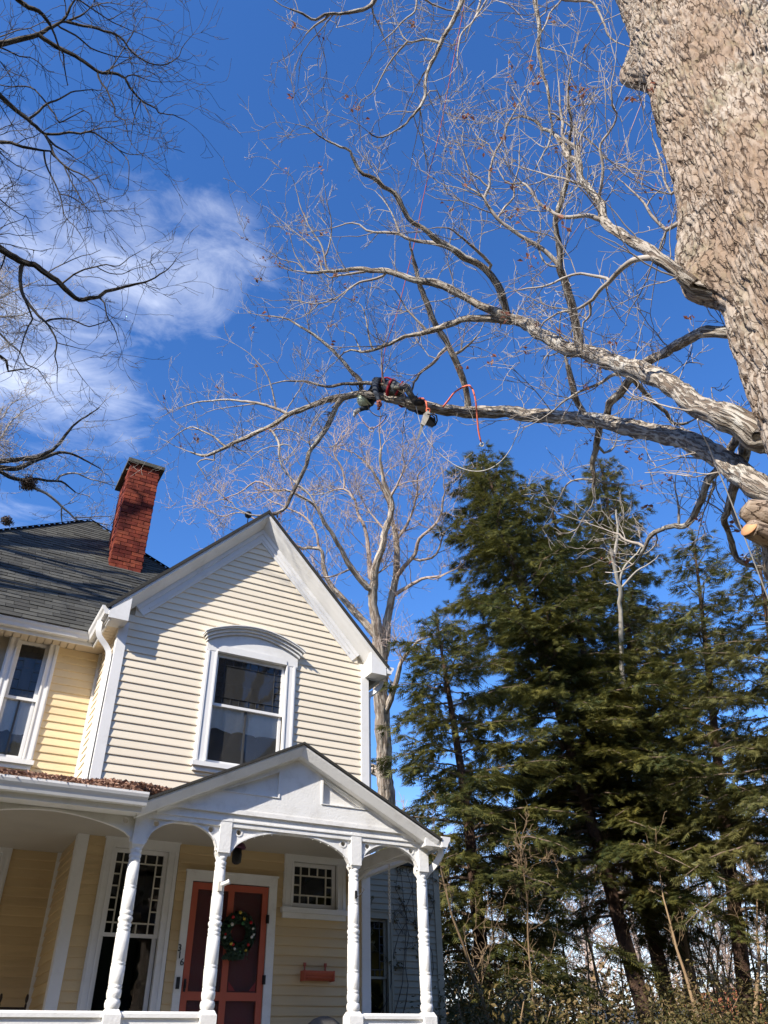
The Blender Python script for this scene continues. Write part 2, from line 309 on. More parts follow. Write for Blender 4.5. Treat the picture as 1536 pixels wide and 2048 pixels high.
MAT = {}
MAT['white'] = mat('white_paint', (0.80, 0.79, 0.77), 0.5, 0.1, 3, 0.15, 30, col2=(0.70, 0.69, 0.66), grime=0.35, grimecol=(0.45, 0.42, 0.36), bdist=0.004)
MAT['old_white'] = mat('old_white_paint', (0.83, 0.82, 0.79), 0.55, 0.14, 5, 0.5, 45, col2=(0.72, 0.70, 0.66), grime=0.4, grimecol=(0.42, 0.38, 0.32), gscale=5, bdist=0.006)
MAT['vinyl'] = mat('cream_siding', (0.80, 0.71, 0.56), 0.5, 0.06, 1.5, 0.12, 60, col2=(0.74, 0.65, 0.50), island=0.03, stretch=(0.3, 1, 4), bdist=0.002, grime=0.15, grimecol=(0.5, 0.43, 0.32))
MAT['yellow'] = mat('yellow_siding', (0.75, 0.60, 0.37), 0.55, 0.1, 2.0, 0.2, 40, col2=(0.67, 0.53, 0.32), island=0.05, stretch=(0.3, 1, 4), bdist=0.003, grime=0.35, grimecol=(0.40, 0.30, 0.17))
MAT['porch_siding'] = mat('grimy_shaded_yellow_siding', (0.66, 0.50, 0.28), 0.6, 0.12, 2.0, 0.25, 40, col2=(0.57, 0.42, 0.23), island=0.07, stretch=(0.3, 1, 4), bdist=0.003, grime=0.45, grimecol=(0.30, 0.22, 0.13))  # copy of the yellow siding, colour darkened for the porch shade, plus grime
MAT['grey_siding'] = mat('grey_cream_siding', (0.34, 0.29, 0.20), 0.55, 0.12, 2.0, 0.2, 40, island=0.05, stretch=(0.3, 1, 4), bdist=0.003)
MAT['wall'] = mat('wall_sheathing', (0.42, 0.37, 0.28), 0.8, 0.1)
MAT['soffit'] = mat('soffit', (0.74, 0.62, 0.46), 0.55, 0.1, 3)
MAT['ceiling'] = mat('porch_ceiling', (0.50, 0.46, 0.39), 0.6, 0.12, 2, 0.1, 20)
MAT['shingle'] = mat('roof_shingle', (0.078, 0.076, 0.066), 0.92, 0.2, 9, 0.6, 180, col2=(0.055, 0.055, 0.050), island=0.34, bdist=0.004, spec=0.2, grime=0.4, grimecol=(0.12, 0.12, 0.09), gscale=1.2)
MAT['roof_edge'] = mat('dark_roofing', (0.045, 0.043, 0.038), 0.9, 0.2, 20, 0.4, 90)
MAT['brick'] = mat('red_brick', (0.29, 0.058, 0.030), 0.85, 0.25, 9, 0.5, 80, col2=(0.11, 0.026, 0.018), island=0.42, bdist=0.004, spec=0.2, grime=0.5, grimecol=(0.04, 0.02, 0.018), gscale=1.5)
MAT['mortar'] = mat('mortar', (0.25, 0.12, 0.08), 0.95, 0.2, 20, 0.5, 100)
MAT['stone'] = mat('chimney_cap', (0.13, 0.125, 0.10), 0.9, 0.25, 8, 0.6, 40, col2=(0.06, 0.06, 0.05))
MAT['tar'] = mat('tar_flashing', (0.012, 0.013, 0.016), 0.8, 0.2, 12, 0.4, 30)
MAT['glass'] = glass_mat('window_glass')
MAT['storm'] = glass_mat('storm_glass', (.96, .96, .96), haze=.07)
MAT['muntin'] = mat('muntin', (0.62, 0.58, 0.48), 0.5, 0.1)
MAT['lead'] = mat('lead_came', (0.05, 0.05, 0.05), 0.5, 0.1)
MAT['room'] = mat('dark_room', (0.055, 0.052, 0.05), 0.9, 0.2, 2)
MAT['curtain'] = mat('lace_curtain', (0.88, 0.86, 0.80), 0.9, 0.1, 8, 0.4, 60)
MAT['coral'] = mat('coral_paint', (0.50, 0.115, 0.065), 0.5, 0.12, 5, 0.2, 40, col2=(0.40, 0.09, 0.05))
MAT['red_door'] = mat('dark_red_door', (0.27, 0.028, 0.028), 0.45, 0.12, 4)
MAT['metal'] = mat('dark_metal', (0.05, 0.05, 0.05), 0.45, 0.1, metal=0.7)
MAT['chain'] = mat('galvanised_chain', (0.78, 0.72, 0.62), 0.45, 0.15, 20, metal=0.2)
MAT['black'] = mat('black_plastic', (0.015, 0.015, 0.016), 0.45, 0.1)
MAT['oak'] = ridged_bark('oak_bark', (0.47, 0.395, 0.32), (0.25, 0.185, 0.135), (0.20, 0.175, 0.075), .45, 30, .9, .015, .36, .56, alt=(.30, .21, .145), cracks=True)
MAT['limb'] = ridged_bark('oak_limb_bark', (0.44, 0.385, 0.32), (0.175, 0.135, 0.105), (0.60, 0.58, 0.52), .7, 34, 1.0, .03, .38, .55)
MAT['twig'] = bark_mat('oak_twig', (0.52, 0.47, 0.41), (0.25, 0.20, 0.165), (0.52, 0.49, 0.42), 0.6, 4, 0.3, 0.005)
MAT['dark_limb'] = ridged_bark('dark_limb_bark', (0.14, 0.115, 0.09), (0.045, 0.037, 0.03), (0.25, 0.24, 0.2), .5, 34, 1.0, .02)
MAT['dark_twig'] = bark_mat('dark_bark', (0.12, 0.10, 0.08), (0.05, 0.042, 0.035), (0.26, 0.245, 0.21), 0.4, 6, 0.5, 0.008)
MAT['back_bark'] = ridged_bark('pale_bark', (0.60, 0.52, 0.43), (0.29, 0.225, 0.175), None, 0, 14, 1.0, .03)
MAT['bough'] = bark_mat('hemlock_bough', (0.24, 0.175, 0.13), (0.12, 0.085, 0.065), None, 0, 4, .4, .006)
MAT['back_twig'] = bark_mat('reddish_twig', (0.52, 0.42, 0.35), (0.31, 0.225, 0.185), None, 0, 2, 0.2, 0.004)
MAT['hem_bark'] = bark_mat('hemlock_bark', (0.115, 0.068, 0.048), (0.05, 0.033, 0.026), None, 0, 9, 1.0, 0.02)
MAT['hem'] = leaf_mat('hemlock_needles', (0.040, 0.068, 0.030), (0.225, 0.195, 0.042), 0.34)
MAT['hem2'] = leaf_mat('pale_hemlock_needles', (0.09, 0.105, 0.038), (0.22, 0.19, 0.06), 0.3)
MAT['dead_leaf'] = leaf_mat('dead_leaf', (0.30, 0.09, 0.055), (0.42, 0.20, 0.13), 0.35, 0.7)
MAT['litter'] = leaf_mat('leaf_litter', (0.20, 0.10, 0.065), (0.46, 0.29, 0.21), 0.1, 0.8)
MAT['shrub'] = leaf_mat('shrub_leaf', (0.035, 0.05, 0.015), (0.20, 0.14, 0.05), 0.25, 0.5)
MAT['brush'] = bark_mat('brush_twig', (0.38, 0.27, 0.16), (0.22, 0.145, 0.085), None, 0, 2, 0.1, 0.003)
MAT['rope_pink'] = mat('pink_rope', (0.80, 0.20, 0.17), 0.7, 0.2, 40)
MAT['rope_red'] = mat('red_rope', (0.55, 0.12, 0.10), 0.7, 0.2, 40)
MAT['rope_white'] = mat('white_rope', (0.72, 0.68, 0.62), 0.7, 0.2, 40)
MAT['rope_mauve'] = mat('mauve_rope', (0.62, 0.42, 0.44), 0.7, 0.2, 40)
MAT['sling'] = mat('orange_sling', (0.95, 0.22, 0.12), 0.65, 0.1, 40)

# ------------------------------------------------------------------ ground
def ground():
    n = 90; xs = np.sign(np.linspace(-1, 1, n))*np.abs(np.linspace(-1, 1, n))**3*900
    X, Y = np.meshgrid(xs, xs, indexing='ij'); D = np.hypot(X-2, Y)
    Z = np.where(D < 12, 0, 0.25*np.sin(X*0.05+1)*np.cos(Y*0.06)*np.clip((D-12)/20, 0, 1))
    V = np.stack([X, Y, Z], -1).reshape(-1, 3); i = np.arange(n*n).reshape(n, n)
    F = np.stack([i[:-1, :-1], i[1:, :-1], i[1:, 1:], i[:-1, 1:]], -1).reshape(-1, 4)
    o = mesh_np('ground', V, F, mat('winter_lawn', (0.062, 0.066, 0.026), 0.95, 0.25, 1.2, 0.6, 25, col2=(0.085, 0.06, 0.034), bdist=0.03), smooth=True); o['kind'] = 'structure'
ground()

# ------------------------------------------------------------------ the house
HOUSE = empty('house'); tag(HOUSE, 'cream clapboard house with white trim, steep front gable, arched porch and tall brick chimney', 'house')
E1 = 0.1016; GW = 3.595; GC = 1.797; GS = 1.047; ZP = 8.55; YF = -0.235
RECY = 1.05; PY = -1.70; FLOOR = 1.24
def hp(mb, name, m, parent=None): return mb.build(name, MAT[m] if isinstance(m, str) else m, parent or HOUSE)

bd = MB().prism([(0.004, 0.0), (-0.020, 0.0), (-0.020, 0.012), (-0.005, 0.107), (0.004, 0.107)], 0, 1, 'x')
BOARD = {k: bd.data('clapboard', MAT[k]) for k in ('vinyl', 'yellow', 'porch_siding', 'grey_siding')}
def board(x, y, z, ln, m, rz=0.0, e=E1):
    if ln < 0.015: return
    o = bpy.data.objects.new('clapboard', BOARD[m]); o.location = (x, y-random.uniform(0, .002)*(rz == 0), z); o.scale = (ln, 1, e/E1)
    o.rotation_euler = (random.uniform(-.006, .006), 0, rz); link(o, HOUSE)
def rows(z0, z1, e, xl, xr, holes, y, m):
    z = z0
    while z < z1:
        a, b_ = xl(z+e*.5) if callable(xl) else xl, xr(z+e*.5) if callable(xr) else xr
        segs = [(a, b_)]
        for (hx0, hx1, hz0, hz1) in holes:
            if z+e*.5 > hz0 and z+e*.5 < hz1:
                segs = [s for q in segs for s in (((q[0], min(q[1], hx0)), (max(q[0], hx1), q[1]))) if s[1]-s[0] > 0.012]
        for s in segs: board(s[0], y, z, s[1]-s[0], m, 0.0, e)
        z += e
OPEN_G = [(1.30, 2.31, 4.69, 6.19), (0.385, 1.005, 1.89, 3.615), (1.315, 2.25, 1.24, 3.33), (2.555, 3.16, 3.14, 3.64)]
def rect(a): return [(a[0], a[2]), (a[1], a[2]), (a[1], a[3]), (a[0], a[3])]
hp(MB().prism([(0.002, 0.9), (GW-.002, 0.9), (GW-.002, 6.46), (GC, 8.36), (0.002, 6.46)], 0.004, 0.12, 'y', [rect(a) for a in OPEN_G]), 'wall', 'wall')
OPEN_L = [(-1.09, -0.70, 4.75, 6.30), (-1.95, -1.52, 4.75, 6.30), (-1.30, -0.66, 1.95, 3.66)]
hp(MB().prism([(-4.0, 0.9), (0.0, 0.9), (0.0, 6.40), (-4.0, 6.40)], RECY+.004, RECY+.12, 'y', [rect(a) for a in OPEN_L]), 'wall', 'wall')
hp(MB().box(0.004, 0.11, 0.125, RECY, 0.9, 6.4), 'wall', 'wall')
hp(MB().box(GW-.1, GW-.004, 0.125, 6.5, 0.9, 6.4).box(-4.0, -3.9, RECY+.125, 8, 0.9, 6.38).box(-3.9, GW-.105, 7.9, 8, 0.9, 6.38), 'wall', 'wall')
rows(4.02, 8.06, E1, lambda z: max(0.06, GC-(8.24-z)/GS), lambda z: min(GW-.06, GC+(8.24-z)/GS), [(1.17, 2.47, 4.62, 6.26)], 0.0, 'vinyl')
E2 = 0.0989
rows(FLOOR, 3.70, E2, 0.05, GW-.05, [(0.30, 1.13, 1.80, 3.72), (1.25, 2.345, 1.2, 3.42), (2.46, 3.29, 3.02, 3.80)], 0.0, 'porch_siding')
rows(4.36, 6.28, E1, -3.0, -0.03, [(-2.15, -0.60, 4.64, 6.4)], RECY, 'yellow')
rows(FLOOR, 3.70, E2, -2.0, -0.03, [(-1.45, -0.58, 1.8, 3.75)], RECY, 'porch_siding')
z = 4.10
while z < 6.26: board(0.0, RECY, z, RECY, 'vinyl', -math.pi/2); z += E1
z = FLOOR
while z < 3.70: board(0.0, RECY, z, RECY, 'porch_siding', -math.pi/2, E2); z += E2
# corner boards
hp(MB().box(-.032, 0.088, -.036, 0.0, 0.95, 6.33).box(-.032, 0.0, 0.0, .085, 0.95, 6.33), 'corner_board', 'white')
hp(MB().box(GW-.085, GW+.032, -.036, 0.0, 0.95, 6.45).box(GW, GW+.032, 0.0, .09, .95, 6.45), 'corner_board', 'white')
hp(MB().box(-.05, 0.0, RECY-.034, RECY, 0.95, 6.3), 'corner_board', 'white')

# ---- gable roof and rakes
def slope_pt(side, d, n_, y, pk=(GC, ZP), sl=GS):     # d along the slope from the peak, n_ perpendicular below the roof surface
    c = 1/math.hypot(1, sl); s_ = sl*c
    return (pk[0]+side*(d*c-n_*s_*1.0), y, pk[1]-d*s_-n_*c)
def rake(side, d0, d1, n0, n1, y0, y1, pk=(GC, ZP), sl=GS, mitre=True):
    c = 1/math.hypot(1, sl); s_ = sl*c; vs = []
    for y in (y0, y1):
        for (n_, top) in ((n0, 1), (n1, 1), (n1, 0), (n0, 0)):
            if top: d = (n_*s_/c if (mitre and d0 == 0) else d0)       # plumb cut at the peak
            else: d = d1
            vs.append(slope_pt(side, d, n_, y, pk, sl))
    return vs, [(0, 1, 2, 3), (7, 6, 5, 4), (0, 4, 5, 1), (1, 5, 6, 2), (2, 6, 7, 3), (3, 7, 4, 0)]
LR = (GC+0.27)*math.hypot(1, GS)
def rake_profile(side, d1, prof, pk=(GC, ZP), sl=GS):      # (n, y) outline swept down the slope, plumb cut at the peak
    c = 1/math.hypot(1, sl); s_ = sl*c; k = len(prof)
    vs = [slope_pt(side, n_*s_/c, n_, y, pk, sl) for n_, y in prof]+[slope_pt(side, d1, n_, y, pk, sl) for n_, y in prof]
    return vs, [tuple(range(k)), tuple(range(2*k-1, k-1, -1))]+[(i, (i+1) % k, k+(i+1) % k, k+i) for i in range(k)]
for sd in (-1, 1):
    ro = hp(MB().add(*rake(sd, 0, LR, -0.012, 0.028, YF-.02, 4.6)), 'roof', 'roof_edge')
    hp(MB().add(*rake_profile(sd, LR-.02, [(.030, YF), (.062, YF), (.070, YF+.012), (.085, YF+.045), (.112, YF+.085), (.135, -.10), (.150, -.06), (.150, .0), (.030, .0)])), 'rake_crown', 'white')
    fr = hp(MB().add(*rake_profile(sd, LR-.42, [(.152, -.055), (.205, -.050), (.214, -.036), (.296, -.034), (.312, -.032), (.312, 0.0), (.152, .0)])), 'frieze_board', 'white')
    hp(MB().add(*rake_profile(sd, LR-.55, [(.262, -.046), (.278, -.046), (.278, -.0345), (.262, -.0345)])), 'bead', 'white', fr)
# cornice returns at the foot of each rake
for sd in (-1, 1):
    xa, xb = (-.22, 0.03) if sd < 0 else (GW-.03, GW+.22)
    za = 6.25
    hp(MB().prism([(xa, za+.0), (xb, za), (xb, za+.33), (xa, za+.10)] if sd < 0 else [(xa, za), (xb, za), (xb, za+.10), (xa, za+.33)], YF-.006, .02, 'y'), 'cornice_return', 'white')
# gutters of the gable and the wing
def gutter(p, q, out, name='gutter'):      # K profile swept from p to q (top back edge), 'out' = unit vector away from the roof
    pr = [(0, 0), (0.0, -0.11), (0.07, -0.11), (0.085, -0.07), (0.105, -0.045), (0.115, -0.02), (0.115, 0.0), (0.10, 0.0), (0.10, -.02), (0.07, -.09), (0.012, -.095), (.012, 0)]
    p, q, out = Vector(p), Vector(q), Vector(out); vs = []
    for b0 in (p, q): vs += [b0+out*a+Vector((0, 0, c)) for a, c in pr]
    n = len(pr); fs = [(i, (i+1) % n, n+(i+1) % n, n+i) for i in range(n)]
    m = MB().add(vs, fs)
    for k in (0, 1): m.add([vs[k*n+i] for i in range(8)]+[], [tuple(range(8))])
    return hp(m, name, 'white')
gutter((-4.1, 0.70, 6.40), (-.285, 0.70, 6.40), (0, -1, 0)); gutter((-.20, .70, 6.40), (-.20, YF+.0, 6.40), (-1, 0, 0))
gutter((GW+.24, YF, 6.40), (GW+.24, 3.0, 6.40), (1, 0, 0))
hp(MB().box(-4.1, -.20, .70, .72, 6.24, 6.37), 'fascia', 'white'); hp(MB().box(-.20, -.18, YF+.03, .70, 6.22, 6.37), 'fascia', 'white')
for k in range(38): hp(MB().box(-.30-k*.1, -.30-k*.1-.088, .72, RECY, 6.30, 6.315), 'soffit_panel', 'soffit')
for k in range(11): hp(MB().box(-.18, .0, .70-k*.085-.075, .70-k*.085, 6.255, 6.27), 'soffit_panel', 'soffit')
hp(MB().box(-.30, 0, .70, RECY, 6.302, 6.318).box(-4.1, 0, .72, RECY+.1, 6.325, 6.34).box(-.18, 0.0, -.2, .72, 6.275, 6.29), 'soffit_backing', 'soffit')
def downspout(pts, r=.036, name='downspout'):
    P = np.array(pts, float); Q = []
    for i in range(len(P)-1):
        p0 = P[max(i-1, 0)]; p1 = P[i]; p2 = P[i+1]; p3 = P[min(i+2, len(P)-1)]
        for t in np.linspace(0, 1, 6, endpoint=False): Q.append(.5*((2*p1)+(-p0+p2)*t+(2*p0-5*p1+4*p2-p3)*t*t+(-p0+3*p1-3*p2+p3)*t**3))
    Q.append(P[-1]); m = MB().tube(np.array(Q), r, 4, smooth=False); return hp(m, name, 'white')
downspout([(-.265, .02, 6.29), (-.265, .02, 6.18), (-.235, .03, 6.09), (-.12, .045, 5.97), (-.075, .05, 5.86), (-.073, .05, 5.6), (-.073, .05, 4.9), (-.073, .05, 4.16)], .048)
downspout([(GW+.28, .03, 6.29), (GW+.27, .03, 6.2), (GW+.16, .04, 6.08), (GW+.075, .05, 5.98), (GW+.07, .05, 5.6), (GW+.07, .05, 4.0)], .045)
hp(MB().lathe([(0.008, 8.4), (0.008, 9.02), (0.012, 9.03), (0.05, 9.06), (0.062, 9.10), (0.05, 9.14), (0.01, 9.15)], GC, 0.75, 12), 'ridge_finial', 'metal')

# ---- hip roof of the wing with shingles
TA = 1.08; PHI = math.atan(TA); APX, APT = -0.25, 3.93; EY, EZ = 0.58, 6.385
apex = (APX, EY+APT, EZ+APT*TA)
hroof = hp(MB().add([(APX-APT, EY, EZ), (APX+APT, EY, EZ), (APX+APT, EY+2*APT, EZ), (APX-APT, EY+2*APT, EZ), apex], [(0, 1, 4), (1, 2, 4), (2, 3, 4), (3, 0, 4), (0, 3, 2, 1)]), 'roof', 'roof_edge')
sh = MB().add([(0.003, -.004, 0), (.297, -.004, 0), (.297, .15, 0), (.003, .15, 0), (.003, -.004, .012), (.297, -.004, .012), (.297, .15, .002), (.003, .15, .002)],
              [(0, 3, 2, 1), (4, 5, 6, 7), (0, 1, 5, 4), (1, 2, 6, 5), (2, 3, 7, 6), (3, 0, 4, 7)])
SHM = sh.data('shingle', MAT['shingle']); tabs = []
SL = APT/math.cos(PHI); k = 0; s_ = 0.0
while s_ < SL-.12:
    t = s_*math.cos(PHI); xa, xb = APX-(APT-t)+.02, APX+(APT-t)-.02
    x = xa-((k*.13+.07*(k % 3)) % .3)
    while x < xb:
        x0 = max(x, xa); x1 = min(x+.3, xb)
        if x1-x0 > .05: tabs.append((x0, s_+random.uniform(-.004, .004), (x1-x0)/.3))
        x += .3
    s_ += .13; k += 1
def vis(tb): 
    p = np.array([tb[0], EY+tb[1]*math.cos(PHI), EZ+tb[1]*math.sin(PHI)])-CAM
    dz = p@W_; xx = 768+FPX*(p@R_)/dz; return (0 if -60 < xx < 360 else 50)+dz
tabs.sort(key=vis); rest = MB(); RX = Matrix.Rotation(PHI, 4, 'X')
for i, (x0, s0, sx) in enumerate(tabs):
    loc = Vector((x0, EY+s0*math.cos(PHI)-.004, EZ+s0*math.sin(PHI)+.004))
    if i < 300:
        o = bpy.data.objects.new('shingle', SHM); o.location = loc; o.rotation_euler = (PHI+random.uniform(0, .02), 0, random.uniform(-.004, .004)); o.scale = (sx, 1, random.uniform(.8, 1.5)); link(o, hroof)
    else:
        st = len(rest.v); rest.add(sh.v, sh.f); rest.xf(Matrix.Translation(loc) @ RX @ Matrix.Diagonal((sx, 1, random.uniform(.8, 1.4), 1)), st)
tag(rest.build('shingles', MAT['shingle'], hroof), kind='stuff')
cap = MB()
for sd in (-1, 1):
    a = Vector((APX+sd*APT, EY, EZ)); b_ = Vector(apex); n = 30
    for i in range(n):
        p = a.lerp(b_, i/n); q = a.lerp(b_, (i+1.12)/n) if i < n-1 else b_
        up = Vector((0, 0, .022)); sx = Vector((.11*sd, 0, -.035)); sy = Vector((0, -.11, -.035))
        cap.add([p+up, q+up, q+sx+up*.4, p+sx+up*.4, q+sy+up*.4, p+sy+up*.4], [(0, 1, 2, 3), (1, 0, 5, 4)])
cap.build('hip_cap', MAT['shingle'], hroof)

# ---- chimney
CX0, CX1, CY0, CY1, CZ0, CZ1 = 0.055, 0.602, 2.67, 3.60, 8.30, 10.93
chim = hp(MB().box(CX0+.047, CX1-.012, CY0+.012, CY1-.012, CZ0, CZ1-.02).box(CX0+.010, CX0+.2, CY0+.014, CY0+.215, CZ0, CZ1-.03), 'chimney', 'mortar')
br = MB().box(0, .205, -.012, .03, 0, .066); BRM = br.data('brick', MAT['brick']); brk = []; zc = 8.42; k = 0
while zc < CZ1-.05:
    grow = .05*max(0, (zc-(CZ1-.30))/.25)*0
    x = CX0-(.108 if k % 2 else 0)
    while x < CX1:
        a, b_ = max(x, CX0), min(x+.205, CX1)
        if b_-a > .03: brk.append(('f', a, CY0, zc, b_-a))
        x += .216
    y = CY0-(0 if k % 2 else .108)+.0
    while y < CY1:
        a, b_ = max(y, CY0+.014), min(y+.205, CY1)
        if b_-a > .03: brk.append(('l', CX0+(0 if a < CY0+.21 else .035), b_, zc, b_-a))
        y += .216
    zc += .0765; k += 1
for (fc, x, y, zc, ln) in brk[:300]:
    o = bpy.data.objects.new('brick', BRM); o.scale = (ln/.205, random.uniform(.6, 1.25), 1)
    o.location = (x, y-random.uniform(-.004, .003), zc) if fc == 'f' else (x+random.uniform(-.003, .004), y, zc)
    o.rotation_euler = (random.uniform(-.02, .02), 0, 0 if fc == 'f' else -math.pi/2); link(o, chim)
rest = MB(); zc = 8.42; k = 0
while zc < CZ1-.05:
    for j in range(5): rest.box(CX1-.02, CX1+random.uniform(-.003, .004), CY0+.016+j*.186+(.09*(k % 2) if j else 0), CY0+.016+j*.186+.176+(.09*(k % 2) if j < 4 else 0), zc, zc+.066)
    zc += .0765; k += 1
tag(rest.build('bricks', MAT['brick'], chim), kind='stuff')
MB().box(CX0-.07, CX1+.07, CY0-.07, CY1+.07, CZ1-.02, CZ1+.055).build('chimney_cap', MAT['stone'], chim)
MB().box(CX0-.025, CX1+.025, CY0-.025, CY1+.02, 8.2, 8.56).add([(CX0-.05, CY0-.05, 8.60), (CX0-.05, CY1, 9.66), (CX0-.05, CY1, 9.52), (CX0-.05, CY0-.05, 8.42), (CX0-.012, CY0-.05, 8.60), (CX0-.012, CY1, 9.66), (CX0-.012, CY1, 9.52), (CX0-.012, CY0-.05, 8.42)],
    [(0, 1, 2, 3), (7, 6, 5, 4), (0, 4, 5, 1), (1, 5, 6, 2), (2, 6, 7, 3), (3, 7, 4, 0)]).build('flashing', MAT['tar'], chim)

# ---- windows
def window(name, x0, x1, z0, z1, y, meet=None, cas=.12, casm='white', style=None, lead='muntin', valance=None, lower_mid=False, head=.14, sill=True, label=None, depth=1.0, sashm='white', gm='glass'):
    w = empty(name, (0, 0, 0), HOUSE)
    if label: w['label'] = label
    fw = .045
    def wp(mb, n, m): return mb.build(n, MAT[m], w)
    if cas > 0:
        for a, b_ in ((x0-cas, x0), (x1, x1+cas)): wp(MB().box(a, b_, y-.045, y, z0-.02, z1), 'casing', casm); 
        for a, b_ in ((x0-cas+.02, x0-cas+.045), (x1+cas-.045, x1+cas-.02), (x0-.022, x0), (x1, x1+.022)): wp(MB().box(a, b_, y-.058, y-.0455, z0, z1-.002), 'casing_moulding', casm)
        if head: wp(MB().box(x0-cas, x1+cas, y-.048, y, z1, z1+head).box(x0-cas-.01, x1+cas+.01, y-.06, y, z1+head, z1+head+.022), 'head_casing', casm)
    if sill: wp(MB().box(x0-cas-.02, x1+cas+.02, y-.085, y+.02, z0-.075, z0-.02).box(x0-cas, x1+cas, y-.05, y, z0-.13, z0-.075), 'window_sill', casm)
    zs = [(meet-.02, z1, .0), (z0, meet+.02, .028)] if meet else [(z0, z1, .012)]
    for i, (a, b_, dy) in enumerate(zs):
        ys = y+.012+dy
        wp(MB().box(x0, x0+fw, ys, ys+.03, a, b_).box(x1-fw, x1, ys, ys+.03, a, b_).box(x0+fw, x1-fw, ys, ys+.03, a, a+(fw if not (meet and i == 0) else .035)).box(x0+fw, x1-fw, ys, ys+.03, b_-(.035 if (meet and i == 1) else fw), b_), 'sash', sashm)
        gx0, gx1, gz0, gz1 = x0+fw, x1-fw, a+.035, b_-fw; yg = ys+.014; panes = []
        if style and i == 0:
            nx, nz, bw, bh, t = style; cx = [gx0, gx0+bw, gx1-bw, gx1]; cz = [gz0, gz0+bh, gz1-bh, gz1]; mb = MB()
            mb.box(cx[1]-t, cx[1]+t, ys, ys+.022, gz0, gz1).box(cx[2]-t, cx[2]+t, ys, ys+.022, gz0, gz1)
            mb.box(gx0, gx1, ys+.002, ys+.024, cz[1]-t, cz[1]+t).box(gx0, gx1, ys+.002, ys+.024, cz[2]-t, cz[2]+t)
            ix = np.linspace(cx[1], cx[2], nx+1); iz = np.linspace(cz[1], cz[2], nz+1)
            for q in ix[1:-1]: mb.box(q-t, q+t, ys+.003, ys+.021, cz[0], cz[1]).box(q-t, q+t, ys+.003, ys+.021, cz[2], cz[3])
            for q in iz[1:-1]: mb.box(cx[0], cx[1], ys+.004, ys+.02, q-t, q+t).box(cx[2], cx[3], ys+.004, ys+.02, q-t, q+t)
            wp(mb, 'muntin', lead)
            xs = [cx[0]]+list(ix)+[cx[3]]; zz_ = [cz[0]]+list(iz)+[cz[3]]
            for q in range(len(xs)-1): panes += [(xs[q], xs[q+1], cz[0], cz[1]), (xs[q], xs[q+1], cz[2], cz[3])]
            for q in range(1, len(zz_)-2): panes += [(cx[0], cx[1], zz_[q], zz_[q+1]), (cx[2], cx[3], zz_[q], zz_[q+1])]
            panes.append((cx[1], cx[2], cz[1], cz[2]))
        elif i == 1 and lower_mid:
            c = (gx0+gx1)/2; wp(MB().box(c-.012, c+.012, ys, ys+.022, gz0, gz1), 'muntin', lead); panes = [(gx0, c, gz0, gz1), (c, gx1, gz0, gz1)]
        else: panes = [(gx0, gx1, gz0, gz1)]
        for (a0, a1, c0, c1) in panes:
            o = MB().add([(-(a1-a0)/2, 0, -(c1-c0)/2), ((a1-a0)/2, 0, -(c1-c0)/2), ((a1-a0)/2, 0, (c1-c0)/2), (-(a1-a0)/2, 0, (c1-c0)/2)], [(0, 1, 2, 3)]).build('pane', MAT[gm], w)
            o.location = ((a0+a1)/2, yg, (c0+c1)/2); j = .004 if len(panes) > 3 else .002; o.rotation_euler = (random.uniform(-j, j)*1.5, 0, random.uniform(-j, j)*1.5)
    # the dark room behind
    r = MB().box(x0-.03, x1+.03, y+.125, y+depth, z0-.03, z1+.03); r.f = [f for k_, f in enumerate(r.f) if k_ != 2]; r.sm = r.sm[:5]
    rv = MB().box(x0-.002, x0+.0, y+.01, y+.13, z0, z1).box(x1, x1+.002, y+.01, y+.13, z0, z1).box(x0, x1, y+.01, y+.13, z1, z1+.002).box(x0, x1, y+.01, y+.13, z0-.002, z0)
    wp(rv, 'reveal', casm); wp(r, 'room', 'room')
    if valance:
        zt, zb, amp, nw = valance; n = 60; V = []; F = []
        for i in range(n+1):
            u = i/n; x = x0+u*(x1-x0); yy = y+.064+.004*math.sin(u*math.pi*nw*4); zbm = zb+amp*abs(math.sin(u*math.pi*nw))+amp*.25*math.sin(u*21)
            V += [(x, yy, zt), (x, yy+.004, zbm)]
        F = [(2*i, 2*i+2, 2*i+3, 2*i+1) for i in range(n)]
        wp(MB().add(V, F, True), 'curtain', 'curtain')
    return w
gw = window('window', 1.30, 2.31, 4.70, 6.18, 0.0, 5.47, .155, style=(6, 5, .10, .10, .002), lead='lead', gm='storm', valance=(5.50, 5.12, .05, 3), lower_mid=True, head=0, label='sash window with arched hood and lace valance')
# arched hood over the gable window
def arc_pts(xa, xb, ze, zt, n=24): return [(xa+(xb-xa)*i/n, ze+(zt-ze)*math.sin(math.pi*i/n)**0.8) for i in range(n+1)]
top = arc_pts(1.145, 2.475, 6.30, 6.50)
MB().prism([(1.145, 6.18)]+top+[(2.475, 6.18)], -.05, 0.0, 'y').build('head_board', MAT['white'], gw)
MB().prism([(1.30, 6.182), (1.305, 6.25), (1.36, 6.275), (2.25, 6.275), (2.305, 6.25), (2.31, 6.182)], -.062, -.051, 'y').build('head_panel', MAT['white'], gw)
for i, (dz0, dz1, yy, ex) in enumerate([(0.0, .035, -.085, .015), (.035, .07, -.115, .035), (.07, .088, -.15, .06), (.088, .10, -.165, .07)]):
    lo = arc_pts(1.145-ex, 2.475+ex, 6.30+dz0, 6.505+dz0); hi = arc_pts(1.145-ex, 2.475+ex, 6.30+dz1, 6.505+dz1)
    MB().prism(lo+hi[::-1], yy, -.001*i, 'y').build('hood_moulding', MAT['white'], gw)
window('window', -1.09, -0.70, 4.75, 6.30, RECY, 5.52, .12, style=(2, 4, .08, .10, .002), lead='lead', gm='storm', valance=(5.55, 5.05, .05, 1.5), lower_mid=True, head=0)
